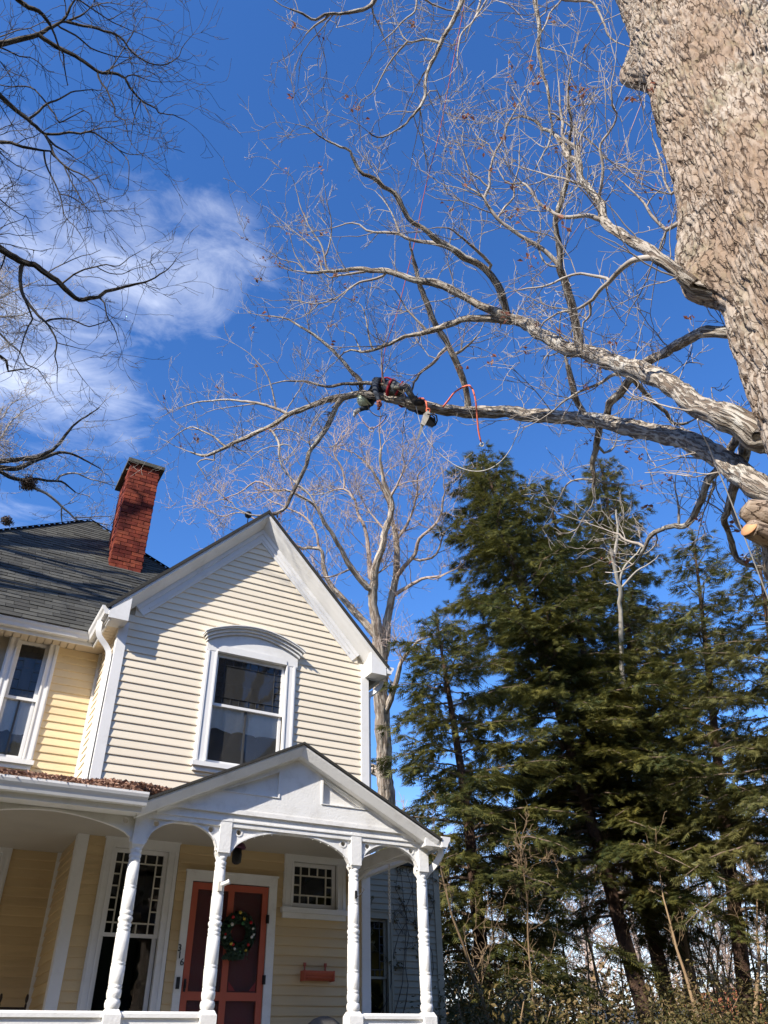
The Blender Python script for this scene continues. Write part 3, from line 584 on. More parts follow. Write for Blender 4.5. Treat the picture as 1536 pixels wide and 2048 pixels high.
window('window', -1.95, -1.56, 4.75, 6.30, RECY, 5.52, .12, style=(2, 4, .08, .10, .002), lead='lead', gm='storm', valance=(5.55, 5.05, .05, 1.5), lower_mid=True, head=0)
window('window', 0.385, 1.005, 1.89, 3.615, 0.0, 2.755, .11, style=(3, 5, .075, .10, .007), head=.085, lower_mid=False, label='tall sash window with bordered upper sash behind the porch posts')
window('window', 2.555, 3.16, 3.14, 3.64, 0.0, None, .115, style=(3, 2, .085, .10, .008), head=.115, label='small square window with bordered panes beside the door')
window('window', -1.30, -0.66, 1.95, 3.66, RECY, 2.8, .10, style=(3, 5, .075, .10, .007), head=.08)
hp(MB().box(1.02, 1.03, -.02, .10, 1.9, 3.6), 'shutter_edge', 'room')

# ---- entry door
door = empty('screen_door', (0, 0, 0), HOUSE); door['label'] = 'coral painted screen door in front of a dark red door'
hp(MB().box(1.235, 1.315, -.045, .0, FLOOR, 3.33).box(2.255, 2.355, -.045, 0, FLOOR, 3.33).box(1.235, 2.355, -.047, 0, 3.33, 3.425).box(1.225, 2.365, -.06, 0, 3.425, 3.445).box(1.315, 1.318, 0, .12, FLOOR, 3.33).box(2.25, 2.255, 0, .12, FLOOR, 3.33), 'door_casing', 'old_white')
def dp(mb, n, m): return mb.build(n, MAT[m], door)
for a, b_ in ((1.322, 1.392), (2.178, 2.248)): dp(MB().box(a, b_, -.035, -.004, 1.27, 3.318), 'stile', 'coral')
for a, b_ in ((3.248, 3.318), (2.165, 2.245), (1.27, 1.45)): dp(MB().box(1.392, 2.178, -.034, -.005, a, b_), 'rail', 'coral')
for a, b_ in ((1.45, 2.165), (2.245, 3.248)): dp(MB().box(1.757, 1.829, -.033, -.006, a, b_), 'mullion', 'coral')
m_, t_, b_s = new_mat('insect_screen'); tr_ = nd(t_, 'ShaderNodeBsdfTransparent'); ms_ = nd(t_, 'ShaderNodeMixShader'); ms_.inputs[0].default_value = .25; b_s.inputs['Base Color'].default_value = (.05, .05, .055, 1)
t_.links.new(tr_.outputs[0], ms_.inputs[1]); t_.links.new(b_s.outputs[0], ms_.inputs[2]); t_.links.new(ms_.outputs[0], t_.nodes['Material Output'].inputs[0]); MAT['screen'] = m_
for (a, b_) in ((1.392, 1.757), (1.829, 2.178)):
    for (c, d_) in ((1.45, 2.165), (2.245, 3.248)): dp(MB().box(a, b_, -.018, -.016, c, d_), 'screen', 'screen')
dp(MB().prism([(1.85, 2.26), (1.93, 2.26), (1.845, 2.35)], -.02, -.012, 'y').prism([(2.165, 2.26), (2.09, 2.26), (2.165, 2.35)], -.02, -.012, 'y'), 'corner_brace', 'red_door')
dr = dp(MB().box(1.325, 2.245, .06, .10, 1.25, 3.32), 'inner_door', 'red_door')
for (a, b_, c, d_) in ((1.42, 1.73, 1.5, 2.1), (1.85, 2.15, 1.5, 2.1), (1.42, 1.73, 2.3, 3.2), (1.85, 2.15, 2.3, 3.2)): MB().box(a, b_, .05, .059, c, d_).build('panel', MAT['red_door'], None).parent = door
for zh in (2.98, 2.37): dp(MB().box(2.235, 2.27, -.055, -.036, zh-.045, zh+.045).box(2.245, 2.26, -.07, -.054, zh-.04, zh+.04), 'hinge', 'metal')
dp(MB().box(1.34, 1.36, -.055, -.035, 2.24, 2.36).box(1.343, 1.357, -.08, -.055, 2.27, 2.33), 'handle', 'metal')
def text_mesh(ch, size, m, loc, rot, parent, name, depth=.004):
    cu = bpy.data.curves.new('t', 'FONT'); cu.body = ch; cu.size = size; cu.extrude = depth; cu.align_x = 'CENTER'; cu.align_y = 'CENTER'
    o = bpy.data.objects.new('t', cu); COL.objects.link(o); bpy.context.view_layer.update()
    me = bpy.data.meshes.new_from_object(o.evaluated_get(bpy.context.evaluated_depsgraph_get())); bpy.data.objects.remove(o)
    me.materials.clear(); me.materials.append(MAT[m]); q = bpy.data.objects.new(name, me); q.location = loc; q.rotation_euler = rot; return link(q, parent)
for ch, px_, py_ in (('3', 359.5, 1896), ('1', 359.5, 1910.5), ('6', 364, 1924.5)):
    p = onY(px_, py_, -.052); text_mesh(ch, .095, 'metal', p, (math.pi/2, 0, 0), HOUSE, 'house_number')
p = onY(355.5, 1966, -.05); hp(MB().box(p[0]-.018, p[0]+.018, -.062, -.044, p[2]-.055, p[2]+.055), 'doorbell', 'metal')

# ---- porch
hp(MB().box(-4.0, 3.45, PY-.12, 0.0, FLOOR-.06, FLOOR).box(-4.0, 0.0, 0.0, RECY, FLOOR-.06, FLOOR), 'porch_floor', mat('porch_boards', (0.30, 0.29, 0.27), 0.6, 0.15, 3))
hp(MB().box(-4.0, 3.43, PY-.08, PY-.04, 0.0, FLOOR-.06), 'porch_skirt', 'old_white')
for i in range(6): hp(MB().box(1.12, 2.47, PY-.12-.28*(i+1), PY-.12-.28*i, 0, FLOOR-.06-.177*(i+1)), 'step', 'old_white')
hp(MB().box(-4.0, 3.40, PY+.07, 0.0, 3.715, 3.74).box(-4.0, -.0, 0.0, RECY, 3.715, 3.74), 'porch_ceiling', 'ceiling')
hp(MB().box(-4.0, 3.42, PY-.06, PY+.06, 3.525, 3.66), 'porch_beam', 'old_white')
hp(MB().box(0.16, 3.44, PY-.085, PY-.062, 3.645, 3.685).box(0.2, 3.40, PY-.072, PY-.061, 3.57, 3.584), 'ledge_moulding', 'old_white')
hp(MB().box(3.30, 3.42, PY+.06, 0, 3.525, 3.66), 'porch_beam', 'old_white')
POSTX = (0.234, 1.065, 2.521, 3.357); R0 = .058
prof = [(.040, 1.97), (.052, 1.985), (.062, 2.00), (.066, 2.025), (.060, 2.05), (.050, 2.058), (.058, 2.068), (.062, 2.10), (.060, 2.125), (.053, 2.13), (.058, 2.137), (.058, 2.155), (.053, 2.16), (.059, 2.168),
        (.061, 2.30), (.055, 2.307), (.060, 2.312), (.060, 2.325), (.055, 2.33), (.060, 2.337), (.059, 2.56), (.053, 2.566), (.058, 2.572), (.058, 2.59), (.052, 2.596), (.058, 2.605), (.060, 2.625), (.050, 2.637), (.061, 2.65), (.064, 2.668), (.058, 2.685), (.048, 2.692), (.056, 2.70), (.058, 2.725), (.052, 2.73), (.057, 2.737),
        (.056, 2.905), (.050, 2.91), (.055, 2.916), (.055, 2.93), (.050, 2.936), (.055, 2.943), (.053, 3.13), (.047, 3.135), (.052, 3.142), (.052, 3.16), (.047, 3.166), (.053, 3.175), (.056, 3.20), (.045, 3.21), (.048, 3.217), (.056, 3.235), (.050, 3.252)]
PROF_M = MB().lathe(prof, 0, 0, 20)
PROF_M.prism([(-.072, -.072), (.072, -.072), (.072, .072), (-.072, .072)], FLOOR, 1.945, 'z')
PROF_M.add([(-.072, -.072, 1.945), (.072, -.072, 1.945), (.072, .072, 1.945), (-.072, .072, 1.945), (-.05, -.05, 1.985), (.05, -.05, 1.985), (.05, .05, 1.985), (-.05, .05, 1.985)], [(4, 5, 6, 7), (0, 1, 5, 4), (1, 2, 6, 5), (2, 3, 7, 6), (3, 0, 4, 7)])
PROF_M.add([(-.045, -.045, 3.245), (.045, -.045, 3.245), (.045, .045, 3.245), (-.045, .045, 3.245), (-.06, -.06, 3.28), (.06, -.06, 3.28), (.06, .06, 3.28), (-.06, .06, 3.28)], [(3, 2, 1, 0), (0, 1, 5, 4), (1, 2, 6, 5), (2, 3, 7, 6), (3, 0, 4, 7)])
PROF_M.box(-.06, .06, -.068, .06, 3.28, 3.60)
PM = PROF_M.data('porch_post', MAT['old_white'])
for x in (-1.43,)+POSTX:
    o = bpy.data.objects.new('porch_post', PM); o.location = (x, PY, 0); link(o, HOUSE)
o = bpy.data.objects.new('porch_post', PM); o.location = (-3.1, PY, 0); link(o, HOUSE)
def ring(cx, cz, r, n=14): return [(cx+r*math.cos(2*math.pi*i/n), cz+r*math.sin(2*math.pi*i/n)) for i in range(n)]
def arch(a, b_, zf, za, y, axis='y', hole=.028, flat=2.0, thick=.028):
    n = 28; pts = []
    ia, ib = a+.02, b_-.02; c = (a+b_)/2; hw = (ib-ia)/2
    for i in range(n+1):
        t = -1+2*i/n; pts.append((c+hw*t, zf+(za-zf)*(1-abs(t)**flat)**(1/1.6)))
    poly = [(a, 3.53), (a, zf-.03), (ia, zf-.03)]+pts+[(ib, zf-.03), (b_, zf-.03), (b_, 3.53)]
    hl = [ring(a+.085, 3.485, hole), ring(b_-.085, 3.485, hole)] if hole else []
    sp = hp(MB().prism(poly, y-thick/2, y+thick/2, axis, hl), 'arch_bracket', 'old_white')
    n2 = [(c+(p[0]-c)*1.0, p[1]+.018) for p in pts]
    MB().prism(pts+n2[::-1], y-thick/2-.014, y-thick/2-.001, axis).build('arch_moulding', MAT['old_white'], sp)
    for h in hl:
        c0 = (sum(q[0] for q in h)/len(h), sum(q[1] for q in h)/len(h)); mb = MB(); out = ring(c0[0], c0[1], hole+.012); 
        mb.prism(out, y-thick/2-.006, y-thick/2-.001, axis, [ring(c0[0], c0[1], hole-.001)]); mb.build('hole_ring', MAT['old_white'], sp)
    return sp
arch(POSTX[0]+.06, POSTX[1]-.06, 3.33, 3.52, PY-.02); arch(POSTX[1]+.06, POSTX[2]-.06, 3.29, 3.523, PY-.02); arch(POSTX[2]+.06, POSTX[3]-.06, 3.33, 3.518, PY-.02)
arch(-1.37, POSTX[0]-.06, 3.335, 3.50, PY-.02, flat=1.7); arch(-3.04, -1.49, 3.335, 3.50, PY-.02, flat=1.7)
arch(PY+.06, -.02, 3.33, 3.52, POSTX[3], 'x')
# railings
def railing(a, b_):
    hp(MB().prism([(PY-.042, 1.925), (PY-.042, 1.955), (PY-.02, 1.972), (PY+.02, 1.972), (PY+.042, 1.955), (PY+.042, 1.925)], a, b_, 'x').box(a, b_, PY-.022, PY+.022, 1.86, 1.925), 'top_rail', 'old_white')
    hp(MB().box(a, b_, PY-.03, PY+.03, 1.32, 1.37), 'bottom_rail', 'old_white')
    n = max(2, int((b_-a)/.115)); 
    for i in range(n):
        o = bpy.data.objects.new('baluster', BALM); o.location = (a+(i+.5)*(b_-a)/n, PY, 0); link(o, HOUSE)
BALM = MB().lathe([(.018, 1.37), (.018, 1.44), (.012, 1.45), (.02, 1.48), (.012, 1.51), (.017, 1.6), (.019, 1.7), (.012, 1.75), (.02, 1.775), (.013, 1.80), (.018, 1.81), (.018, 1.86)], 0, 0, 8).data('baluster', MAT['old_white'])
railing(-1.36, POSTX[0]-.07); railing(POSTX[0]+.07, POSTX[1]-.07); railing(POSTX[2]+.07, POSTX[3]-.07); railing(-3.03, -1.50)
# pediment
PS = .485; PK = (1.795, 4.425)
tz = lambda x: PK[1]-.16-abs(x-PK[0])*PS
T1 = [(0.97, 3.857), (1.595, 3.857), (1.595, 4.125)]; T2 = [(2.10, 3.852), (2.69, 3.852), (2.10, 4.12)]
ty = hp(MB().prism([(0.30, 3.66), (3.29, 3.66), (3.29, 3.69), (PK[0], tz(PK[0])), (0.30, 3.69)], PY-.075, PY-.03, 'y', [T1, T2]), 'tympanum', 'old_white')
for T in (T1, T2):
    MB().prism(T, PY-.036, PY-.0305, 'y').build('panel', MAT['old_white'], ty)
    c = (sum(q[0] for q in T)/3, sum(q[1] for q in T)/3); inn = [(c[0]+(q[0]-c[0])*.97, c[1]+(q[1]-c[1])*.97) for q in T]; out = [(c[0]+(q[0]-c[0])*1.06, c[1]+(q[1]-c[1])*1.06) for q in T]
    MB().prism(out, PY-.086, PY-.0755, 'y', [inn]).build('panel_moulding', MAT['old_white'], ty)
LP = 1.69*math.hypot(1, PS)
for sd in (-1, 1):
    hp(MB().add(*rake(sd, 0, LP+.02, -.004, .020, PY-.245, PY-.05, PK, PS)).add(*rake(sd, 0, 1.30*math.hypot(1, PS), -.004, .018, PY-.05, -.0, PK, PS)), 'pediment_roof', 'roof_edge')
    hp(MB().add(*rake_profile(sd, LP, [(.022, PY-.225), (.040, PY-.225), (.112, PY-.175), (.118, PY-.17), (.118, PY-.04), (.022, PY-.04)], PK, PS)), 'rake_board', 'old_white')
    hp(MB().add(*rake_profile(sd, LP-.22, [(.120, PY-.09), (.158, PY-.058), (.158, PY-.04), (.120, PY-.04)], PK, PS)), 'rake_moulding', 'old_white')
hp(MB().box(3.31, 3.565, PY-.20, PY+.02, 3.52, 3.605), 'cornice_return', 'old_white')
o = gutter((3.50, PY-.235, 3.625), (3.50, 0, 3.625), (1, 0, 0))
downspout([(3.56, PY-.10, 3.52), (3.56, PY-.10, 3.46), (3.52, PY-.02, 3.36), (3.46, PY+.10, 3.26), (3.455, PY+.12, 3.1), (3.455, PY+.12, 2.0), (3.455, PY+.12, .3)], .044)
# low roof left of the pediment, gutter, leaves
SY = PY-.25; SZ = 3.685; SS = .27
sz = lambda y: SZ+SS*(y-SY)
hp(MB().add([(-4, SY, SZ), (.11, SY, SZ), (1.33, 0, sz(0)), (0, 0, sz(0)), (0, RECY, sz(RECY)), (-4, RECY, sz(RECY)), (-4, SY, SZ-.03), (.11, SY, SZ-.03), (1.33, 0, sz(0)-.03), (0, 0, sz(0)-.03), (0, RECY, sz(RECY)-.03), (-4, RECY, sz(RECY)-.03)],
   [(0, 1, 2, 3), (0, 3, 4, 5), (9, 8, 7, 6), (11, 10, 9, 6), (0, 6, 7, 1), (1, 7, 8, 2)]), 'porch_roof', 'roof_edge')
gutter((-4, SY+.005, SZ-.012), (.195, SY+.005, SZ-.012), (0, -1, 0))
hp(MB().box(-4, .17, SY+.006, SY+.03, SZ-.17, SZ-.035).box(-4, .17, SY+.03, PY-.06, SZ-.165, SZ-.15), 'fascia', 'old_white')

# ---- rear wing seen through the side arch
RW = 3.5
hp(MB().prism([(GW, 0.5), (6.94, 0.5), (6.94, 4.5), (GW, 4.5)], RW, RW+.1, 'y', [[(5.42, 1.75), (5.86, 1.75), (5.86, 3.62), (5.42, 3.62)]]).box(6.84, 6.94, RW+.1, 7, .5, 4.5), 'wall', 'wall')
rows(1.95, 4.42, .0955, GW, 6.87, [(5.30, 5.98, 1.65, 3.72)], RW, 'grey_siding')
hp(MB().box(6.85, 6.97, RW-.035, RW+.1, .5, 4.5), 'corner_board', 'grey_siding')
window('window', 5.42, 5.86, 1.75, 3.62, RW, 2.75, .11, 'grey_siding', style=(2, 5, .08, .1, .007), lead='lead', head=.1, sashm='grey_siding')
hp(MB().add([(GW, RW-.08, 4.56), (6.99, RW-.08, 4.56), (6.99, 7.2, 4.7), (GW, 7.2, 4.7), (GW, RW-.08, 4.5), (6.99, RW-.08, 4.5), (6.99, 7.2, 4.6), (GW, 7.2, 4.6)], [(0, 1, 2, 3), (7, 6, 5, 4), (0, 4, 5, 1), (1, 5, 6, 2), (2, 6, 7, 3)]), 'rear_roof', 'roof_edge')

# ------------------------------------------------------------------ leaf litter on the porch roof (uncountable)
def quad_leaves(P, Nrm, size, m, name, parent=None, curl=.3, label=None, cat=None):
    P = np.asarray(P); n = len(P); A = rng.normal(size=(n, 3)); A -= Nrm*np.sum(A*Nrm, 1, keepdims=True)*.75; A /= np.linalg.norm(A, axis=1, keepdims=True)
    B = np.cross(Nrm+rng.normal(scale=.45, size=(n, 3)), A); B /= np.linalg.norm(B, axis=1, keepdims=True); C = np.cross(A, B)
    s = (size*rng.uniform(.6, 1.35, n))[:, None]
    V = np.stack([P-A*s*.5, P-B*s*.28+C*s*curl*.3, P+A*s*.5, P+B*s*.28+C*s*curl*.3], 1).reshape(-1, 3)
    i = np.arange(n)*4; F = np.stack([i, i+1, i+2, i+3], -1); return mesh_np(name, V, F, m, parent)
n = 5200; X = rng.uniform(-2.2, 1.25, n); q = rng.beta(1.0, 2.4, n); vy = np.maximum(SY, SY+(X-.11)*1.6)
Y = vy+q*1.7*np.where(X > .1, .45, 1); keep = (Y < np.where(X < 0, .9, -.03)); X, Y = X[keep], Y[keep]
Z = SZ+SS*(Y-SY)+rng.uniform(.004, .06, len(X))*np.where(X > -.2, 1.5, 1.0)
lt = quad_leaves(np.stack([X, Y, Z], -1), np.array([[0, 0, 1.0]])*np.ones((len(X), 1)), .055, MAT['litter'], 'leaf_litter', curl=.9)
tag(lt, 'dry brown oak leaves lying on the low porch roof', 'leaves', kind='stuff')
n = 700; X = rng.uniform(-2, .15, n); g_ = quad_leaves(np.stack([X, rng.uniform(SY-.10, SY, n), SZ-.03+rng.uniform(0, .035, n)], -1), np.array([[0, 0, 1.0]])*np.ones((n, 1)), .05, MAT['litter'], 'gutter_leaves', curl=.9)
tag(g_, 'dry brown leaves filling the porch gutter', 'leaves', kind='stuff')

# ------------------------------------------------------------------ trees: limbs traced as directions, distances from where each tree stands
ZONE = {'1': (340, 480, 2.743), '2': (540, 180, 3.072), '3': (880, 180, 3.072), '4': (880, 560, 2.341), '5': (560, 0, 2.194), '6': (0, 0, 3.84), '7': (0, 440, 3.2), '8': (370, 840, 2.695), 'p': (0, 0, 1.0)}
def catmull(P, step):
    out = []
    for i in range(len(P)-1):
        p0 = P[max(i-1, 0)]; p1 = P[i]; p2 = P[i+1]; p3 = P[min(i+2, len(P)-1)]; n = max(1, int(np.linalg.norm((p2-p1)[:2])/step))
        for t in np.arange(n)/n: out.append(.5*((2*p1)+(-p0+p2)*t+(2*p0-5*p1+4*p2-p3)*t*t+(-p0+3*p1-3*p2+p3)*t**3))
    out.append(P[-1]); return np.array(out)
class Tree:
    def __init__(s, seed=1): s.br = []; s.rs = np.random.default_rng(seed); s.tw = []
    def near(s, x, y):
        best = None
        for k, b in enumerate(s.br):
            d = np.hypot(b['px'][:, 0]-x, b['px'][:, 1]-y); i = int(d.argmin())
            if best is None or d[i] < best[0]: best = (d[i], k, i)
        return best
    def add(s, zone, pts, w=None, d=None, dd=0.0, root=None, jit=1.0, step=9.0):
        """pts in zone pixels (x, y[, width]); w=(start, end) width in zone pixels; d=(start, end) distance along the view axis (None: taken from the limb it grows on)"""
        ox, oy, sc = ZONE[zone]; n = len(pts); px = np.array([(ox+p[0]/sc, oy+p[1]/sc) for p in pts])
        ws = np.array([p[2]/sc if len(p) > 2 else np.nan for p in pts])
        if w: ws[0] = w[0]/sc; ws[-1] = w[1]/sc
        al = np.concatenate([[0], np.cumsum(np.linalg.norm(np.diff(px, axis=0), axis=1))]); ok = ~np.isnan(ws); ws = np.interp(al, al[ok], ws[ok])
        head = None
        if d is None:
            _, k, i = s.near(*px[0]); d0 = s.br[k]['dep'][i]; head = s.br[k]['P'][i]; d1 = d0+dd
        else: d0, d1 = d[0], d[-1]
        if d is not None and len(d) == n: dep = np.array(d, float)
        else: dep = d0+(d1-d0)*(al/al[-1])
        C = catmull(np.column_stack([px, dep, ws]), step)
        P = np.array([at(q[0], q[1], q[2]) for q in C]); r = np.maximum(C[:, 3]*.5*C[:, 2]/FPX, .0015)
        m = len(P); J = s.rs.normal(size=(m, 3)); J = (J+np.roll(J, 1, 0)+np.roll(J, -1, 0))/3
        P = P+J*(np.minimum(r*.5, .012)+.0008*C[:, 2])[:, None]*jit*np.linspace(.2, 1, m)[:, None]
        if head is not None: P[0] = head
        b = dict(px=C[:, :2], dep=C[:, 2], P=P, r=r)
        if root is not None:
            rp = np.array(root, float); b['P'] = np.vstack([rp[None], (rp*.45+P[0]*.55)[None], P]); b['r'] = np.concatenate([[r[0]*1.25, r[0]*1.1], r])
            b['px'] = np.vstack([b['px'][:1]]*2+[b['px']]); b['dep'] = np.concatenate([[dep[0]]*2, b['dep']])
        s.br.append(b); return b
    def sprout(s, per_m=3.0, lmin=.3, lmax=1.0, levels=3, rmin=.0035, up=.25, fr=.15, maxr=.2, spread=.9, tipboost=True, nchild=3, wig=.28, segs=6):
        rs = s.rs
        def grow(p, dvec, L, r, lev):
            n = segs if lev > 1 else max(4, segs-2); pts = [p]; dv = dvec/np.linalg.norm(dvec); st = L/n
            for i in range(n):
                dv = dv+rs.normal(size=3)*wig*(1.15 if i % 2 else .7)+np.array([0, 0, up*.10]); dv /= np.linalg.norm(dv); pts.append(pts[-1]+dv*st)
            pts = np.array(pts); rr = np.maximum(np.linspace(r, r*.42, n+1), rmin*.8); s.tw.append((pts, rr))
            if lev > 1:
                for c in range(rs.integers(max(1, nchild-1), nchild+2)):
                    k = rs.integers(1, n+1); a = rs.normal(size=3); ch = (pts[k]-pts[k-1])/st*.75+a*.62*spread+np.array([0, 0, up*.6])
                    grow(pts[k], ch, L*rs.uniform(.38, .68), max(r*.58, rmin), lev-1)
        for b in list(s.br):
            P, r = b['P'], b['r']; al = np.concatenate([[0], np.cumsum(np.linalg.norm(np.diff(P, axis=0), axis=1))]); T = al[-1]
            cnt = rs.poisson(per_m*T*(1-fr)); 
            if tipboost: cnt += 2
            for c in range(cnt):
                u = fr+(1-fr)*rs.uniform()**.8; x = u*T; i = min(int(np.searchsorted(al, x)), len(P)-1); i = max(i, 1)
                if r[i] > maxr: continue
                tg = P[i]-P[i-1]; tg /= max(np.linalg.norm(tg), 1e-6); a = rs.normal(size=3); a -= tg*np.dot(a, tg); a /= np.linalg.norm(a)
                dv = tg*.55+a*spread+np.array([0, 0, up])
                L = rs.uniform(lmin, lmax)*(1.0 if u < .8 else .8); grow(P[i], dv, L, max(min(r[i]*.5, L*.011), rmin), levels)
            tg = P[-1]-P[-2]; tg /= max(np.linalg.norm(tg), 1e-6); grow(P[-1], tg, lmax*.7, max(r[-1]*.8, rmin), levels)
    def build(s, root, limb_mat, twig_mat, limb_r=.035, fur=.16, n_big=30, trunk_ids=()):
        rest = []; loc = -Vector(root.location)
        for k, b in enumerate(s.br):
            big = b['r'].max() >= limb_r
            n = n_big if b['r'].max() > .07 else (14 if big else 5)
            V, F = tube_np(b['P'], b['r'], n, fur if big else .06, k)
            if big:
                o = mesh_np('trunk' if k in trunk_ids else 'limb', V, F, limb_mat, root, True, bk=tube_bk(b['P'], b['r'], n, .16, k*3.1)); o.location = loc
            else: rest.append((V, F))
        for pts, rr in s.tw: rest.append(tube_np(pts, rr, 3))
        off = 0; VV = []; FF = []
        for V, F in rest: VV.append(V); FF.append(F+off); off += len(V)
        if VV:
            o = mesh_np('twigs', np.vstack(VV), np.vstack(FF), twig_mat, root, True); o.location = loc; o['kind'] = 'stuff'
    def tips(s, n):
        idx = s.rs.integers(0, len(s.tw), n); return np.array([s.tw[i][0][s.rs.integers(1, len(s.tw[i][0]))] for i in idx])
def leaves_on(tree, root, n, size, m, name='dead_leaf_clusters'):
    P = tree.tips(n); P = np.repeat(P, 4, 0)+rng.normal(scale=.035, size=(n*4, 3)); o = quad_leaves(P, np.tile([[0, -.3, .6]], (len(P), 1)), size, m, name, root, .6); o.location = -Vector(root.location); o['kind'] = 'stuff'

# ---- the great oak
TCX, TCY = CAM[0]+5.6*math.sin(math.radians(71.2)), CAM[1]+5.6*math.cos(math.radians(71.2))
oak = empty('oak_tree', (TCX, TCY, 0)); tag(oak, 'huge pale oak with deeply furrowed trunk and bare limbs reaching over the house', 'tree')
def trunk_r(z): return np.interp(z, [0, .5, 1.5, 3.2, 5.6, 8.5, 12.2, 16, 19], [1.60, 1.25, 1.0, .85, .785, .72, .655, .56, .40])
def worley(u, v, su, sv, per, seed):
    cu = u/su; cv = v/sv; iu = np.floor(cu).astype(int); iv = np.floor(cv).astype(int); F1 = np.full(u.shape, 9.); F2 = np.full(u.shape, 9.); cid = np.zeros(u.shape)
    def h(a, b_, k): q = np.sin((a % per)*127.1+b_*311.7+k*74.7+seed)*43758.5453; return q-np.floor(q)
    for du in (-1, 0, 1):
        for dv in (-1, 0, 1):
            a, b_ = iu+du, iv+dv; d = np.hypot(cu-(a+.1+.8*h(a, b_, 1)), cv-(b_+.1+.8*h(a, b_, 2)))
            m = d < F1; F2 = np.where(m, F1, np.minimum(F2, d)); cid = np.where(m, h(a, b_, 3), cid); F1 = np.where(m, d, F1)
    return F1, F2, cid
def oak_trunk():
    nt_ = 380; zs_ = np.concatenate([np.linspace(0, 4.6, 60, endpoint=False), np.linspace(4.6, 14.0, 520), np.linspace(14.1, 19, 30)])
    th = np.arange(nt_)*2*math.pi/nt_; TH, Z = np.meshgrid(th, zs_); R = trunk_r(Z); base = R.copy()
    per = 76; u = TH/(2*math.pi)*per*.1; v = Z
    wu = u+.055*np.sin(v*2.1+3*np.sin(TH*2))+.03*np.sin(v*7.3+TH*5)+.018*np.sin(v*17+TH*9); wv = v+.08*np.sin(TH*7+v*1.3)+.05*np.sin(TH*15+v*3.1)
    F1, F2, cid = worley(wu, wv, .1, .42, per, 3.0); e1 = np.clip((F2-F1)/.34, 0, 1); e1 = e1*e1*(3-2*e1)
    F1b, F2b, cb = worley(wu+.012*np.sin(v*41+TH*29), wv+.03*np.sin(v*31+TH*23), .05, .15, per*2, 9.0); e2 = np.clip((F2b-F1b)/.22, 0, 1); e2 = e2*e2*(3-2*e2)
    hgt = .028*e1*(.75+.5*cid)+.006*e2*(.6+.8*cb)-.02
    hgt += .004*np.sin(TH*31+v*9+3*np.sin(v*4))*np.sin(v*13+TH*17)
    low = .05*np.sin(TH*3+v*.35)+.035*np.sin(TH*5-v*.5+1)+.02*np.sin(v*1.1+TH*2)
    low += np.where(Z < 1.6, .25*np.cos(TH*6+1)*np.clip(1-Z/1.6, 0, 1)**1.5, 0)
    R = R+hgt+low
    # burls on the side that shows against the sky
    left = math.atan2(TCY-CAM[1], TCX-CAM[0])+math.pi/2
    for (dth, zb, amp, sth, sz_) in [(0.05, 11.25, .27, .22, .34), (-.02, 7.75, .25, .28, .55), (.25, 7.25, .16, .25, .28), (-.9, 10.2, .12, .4, .6), (-1.3, 7.0, .10, .5, .8)]:
        a = np.angle(np.exp(1j*(TH-left-dth))); R += amp*np.exp(-(a/sth)**2-((Z-zb)/sz_)**2)
    for (dth, zb, amp, sth, sz_) in [(.02, 10.60, -.13, .3, .24), (.0, 6.95, -.10, .3, .24)]:
        a = np.angle(np.exp(1j*(TH-left-dth))); R += amp*np.exp(-(a/sth)**2-((Z-zb)/sz_)**2)
    X = R*np.cos(TH); Y = R*np.sin(TH); V = np.stack([X, Y, Z], -1).reshape(-1, 3); m = len(zs_); i = np.arange(m*nt_).reshape(m, nt_); j = np.roll(i, -1, 1)
    F = np.stack([i[:-1], j[:-1], j[1:], i[1:]], -1).reshape(-1, 4); mesh_np('trunk', V, F, MAT['oak'], oak, True, bk=np.stack([base*np.cos(TH), base*np.sin(TH), Z*.38], -1).reshape(-1, 3))
oak_trunk()
T = Tree(11); tp = lambda z_: (TCX, TCY, z_)
# A: the limb the climber lies on
T.add('4', [(1560, 1010, 110), (1480, 960, 108), (1400, 900, 104), (1290, 820, 98), (1180, 765, 92), (1100, 735, 86), (1000, 715, 82), (880, 690, 78), (780, 668, 74), (640, 650, 66), (520, 640, 62), (400, 635, 58), (300, 620, 55), (180, 615, 53), (60, 610, 51), (-20, 600, 50), (-90, 590, 50), (-165, 568, 48), (-230, 555, 40), (-300, 540, 34), (-380, 540, 32)],
      d=(6.1, 6.3, 6.7, 7.4, 8.1, 8.7, 9.3, 10.0, 10.5, 11.2, 11.6, 12.0, 12.2, 12.4, 12.6, 12.7, 12.75, 12.8, 12.9, 13.0, 13.2), root=tp(4.6), step=7)
T.add('1', [(990, 857, 37), (950, 860, 36), (880, 870, 34), (800, 900, 31), (720, 930, 30), (650, 960, 28), (560, 1015, 27), (480, 1055, 26), (400, 1090, 24), (330, 1130, 22), (250, 1165, 19), (180, 1180, 15), (110, 1160, 8)], dd=1.1)
# B: the heavy middle limb, forking into two
T.add('4', [(1500, 740, 135), (1420, 680, 130), (1340, 640, 118), (1250, 610, 104), (1190, 580, 98), (1120, 520, 92), (1040, 470, 88), (960, 430, 82), (870, 405, 78), (780, 375, 72), (700, 350, 68), (620, 325, 64), (560, 300, 62), (480, 255, 58), (420, 215, 56), (360, 190, 50)],
      d=(6.35, 6.45, 6.6, 6.9, 7.15, 7.5, 7.9, 8.3, 8.7, 9.1, 9.5, 9.8, 10.1, 10.5, 10.8, 11.0), root=tp(5.2), step=7)
T.add('2', [(1510, 1415, 60), (1400, 1370, 52), (1300, 1330, 48), (1200, 1275, 46), (1100, 1220, 45), (1000, 1185, 44), (920, 1170, 42), (820, 1140, 38), (720, 1115, 34), (620, 1110, 30), (500, 1105, 24), (400, 1110, 20), (300, 1120, 16), (215, 1118, 12)], dd=1.4)
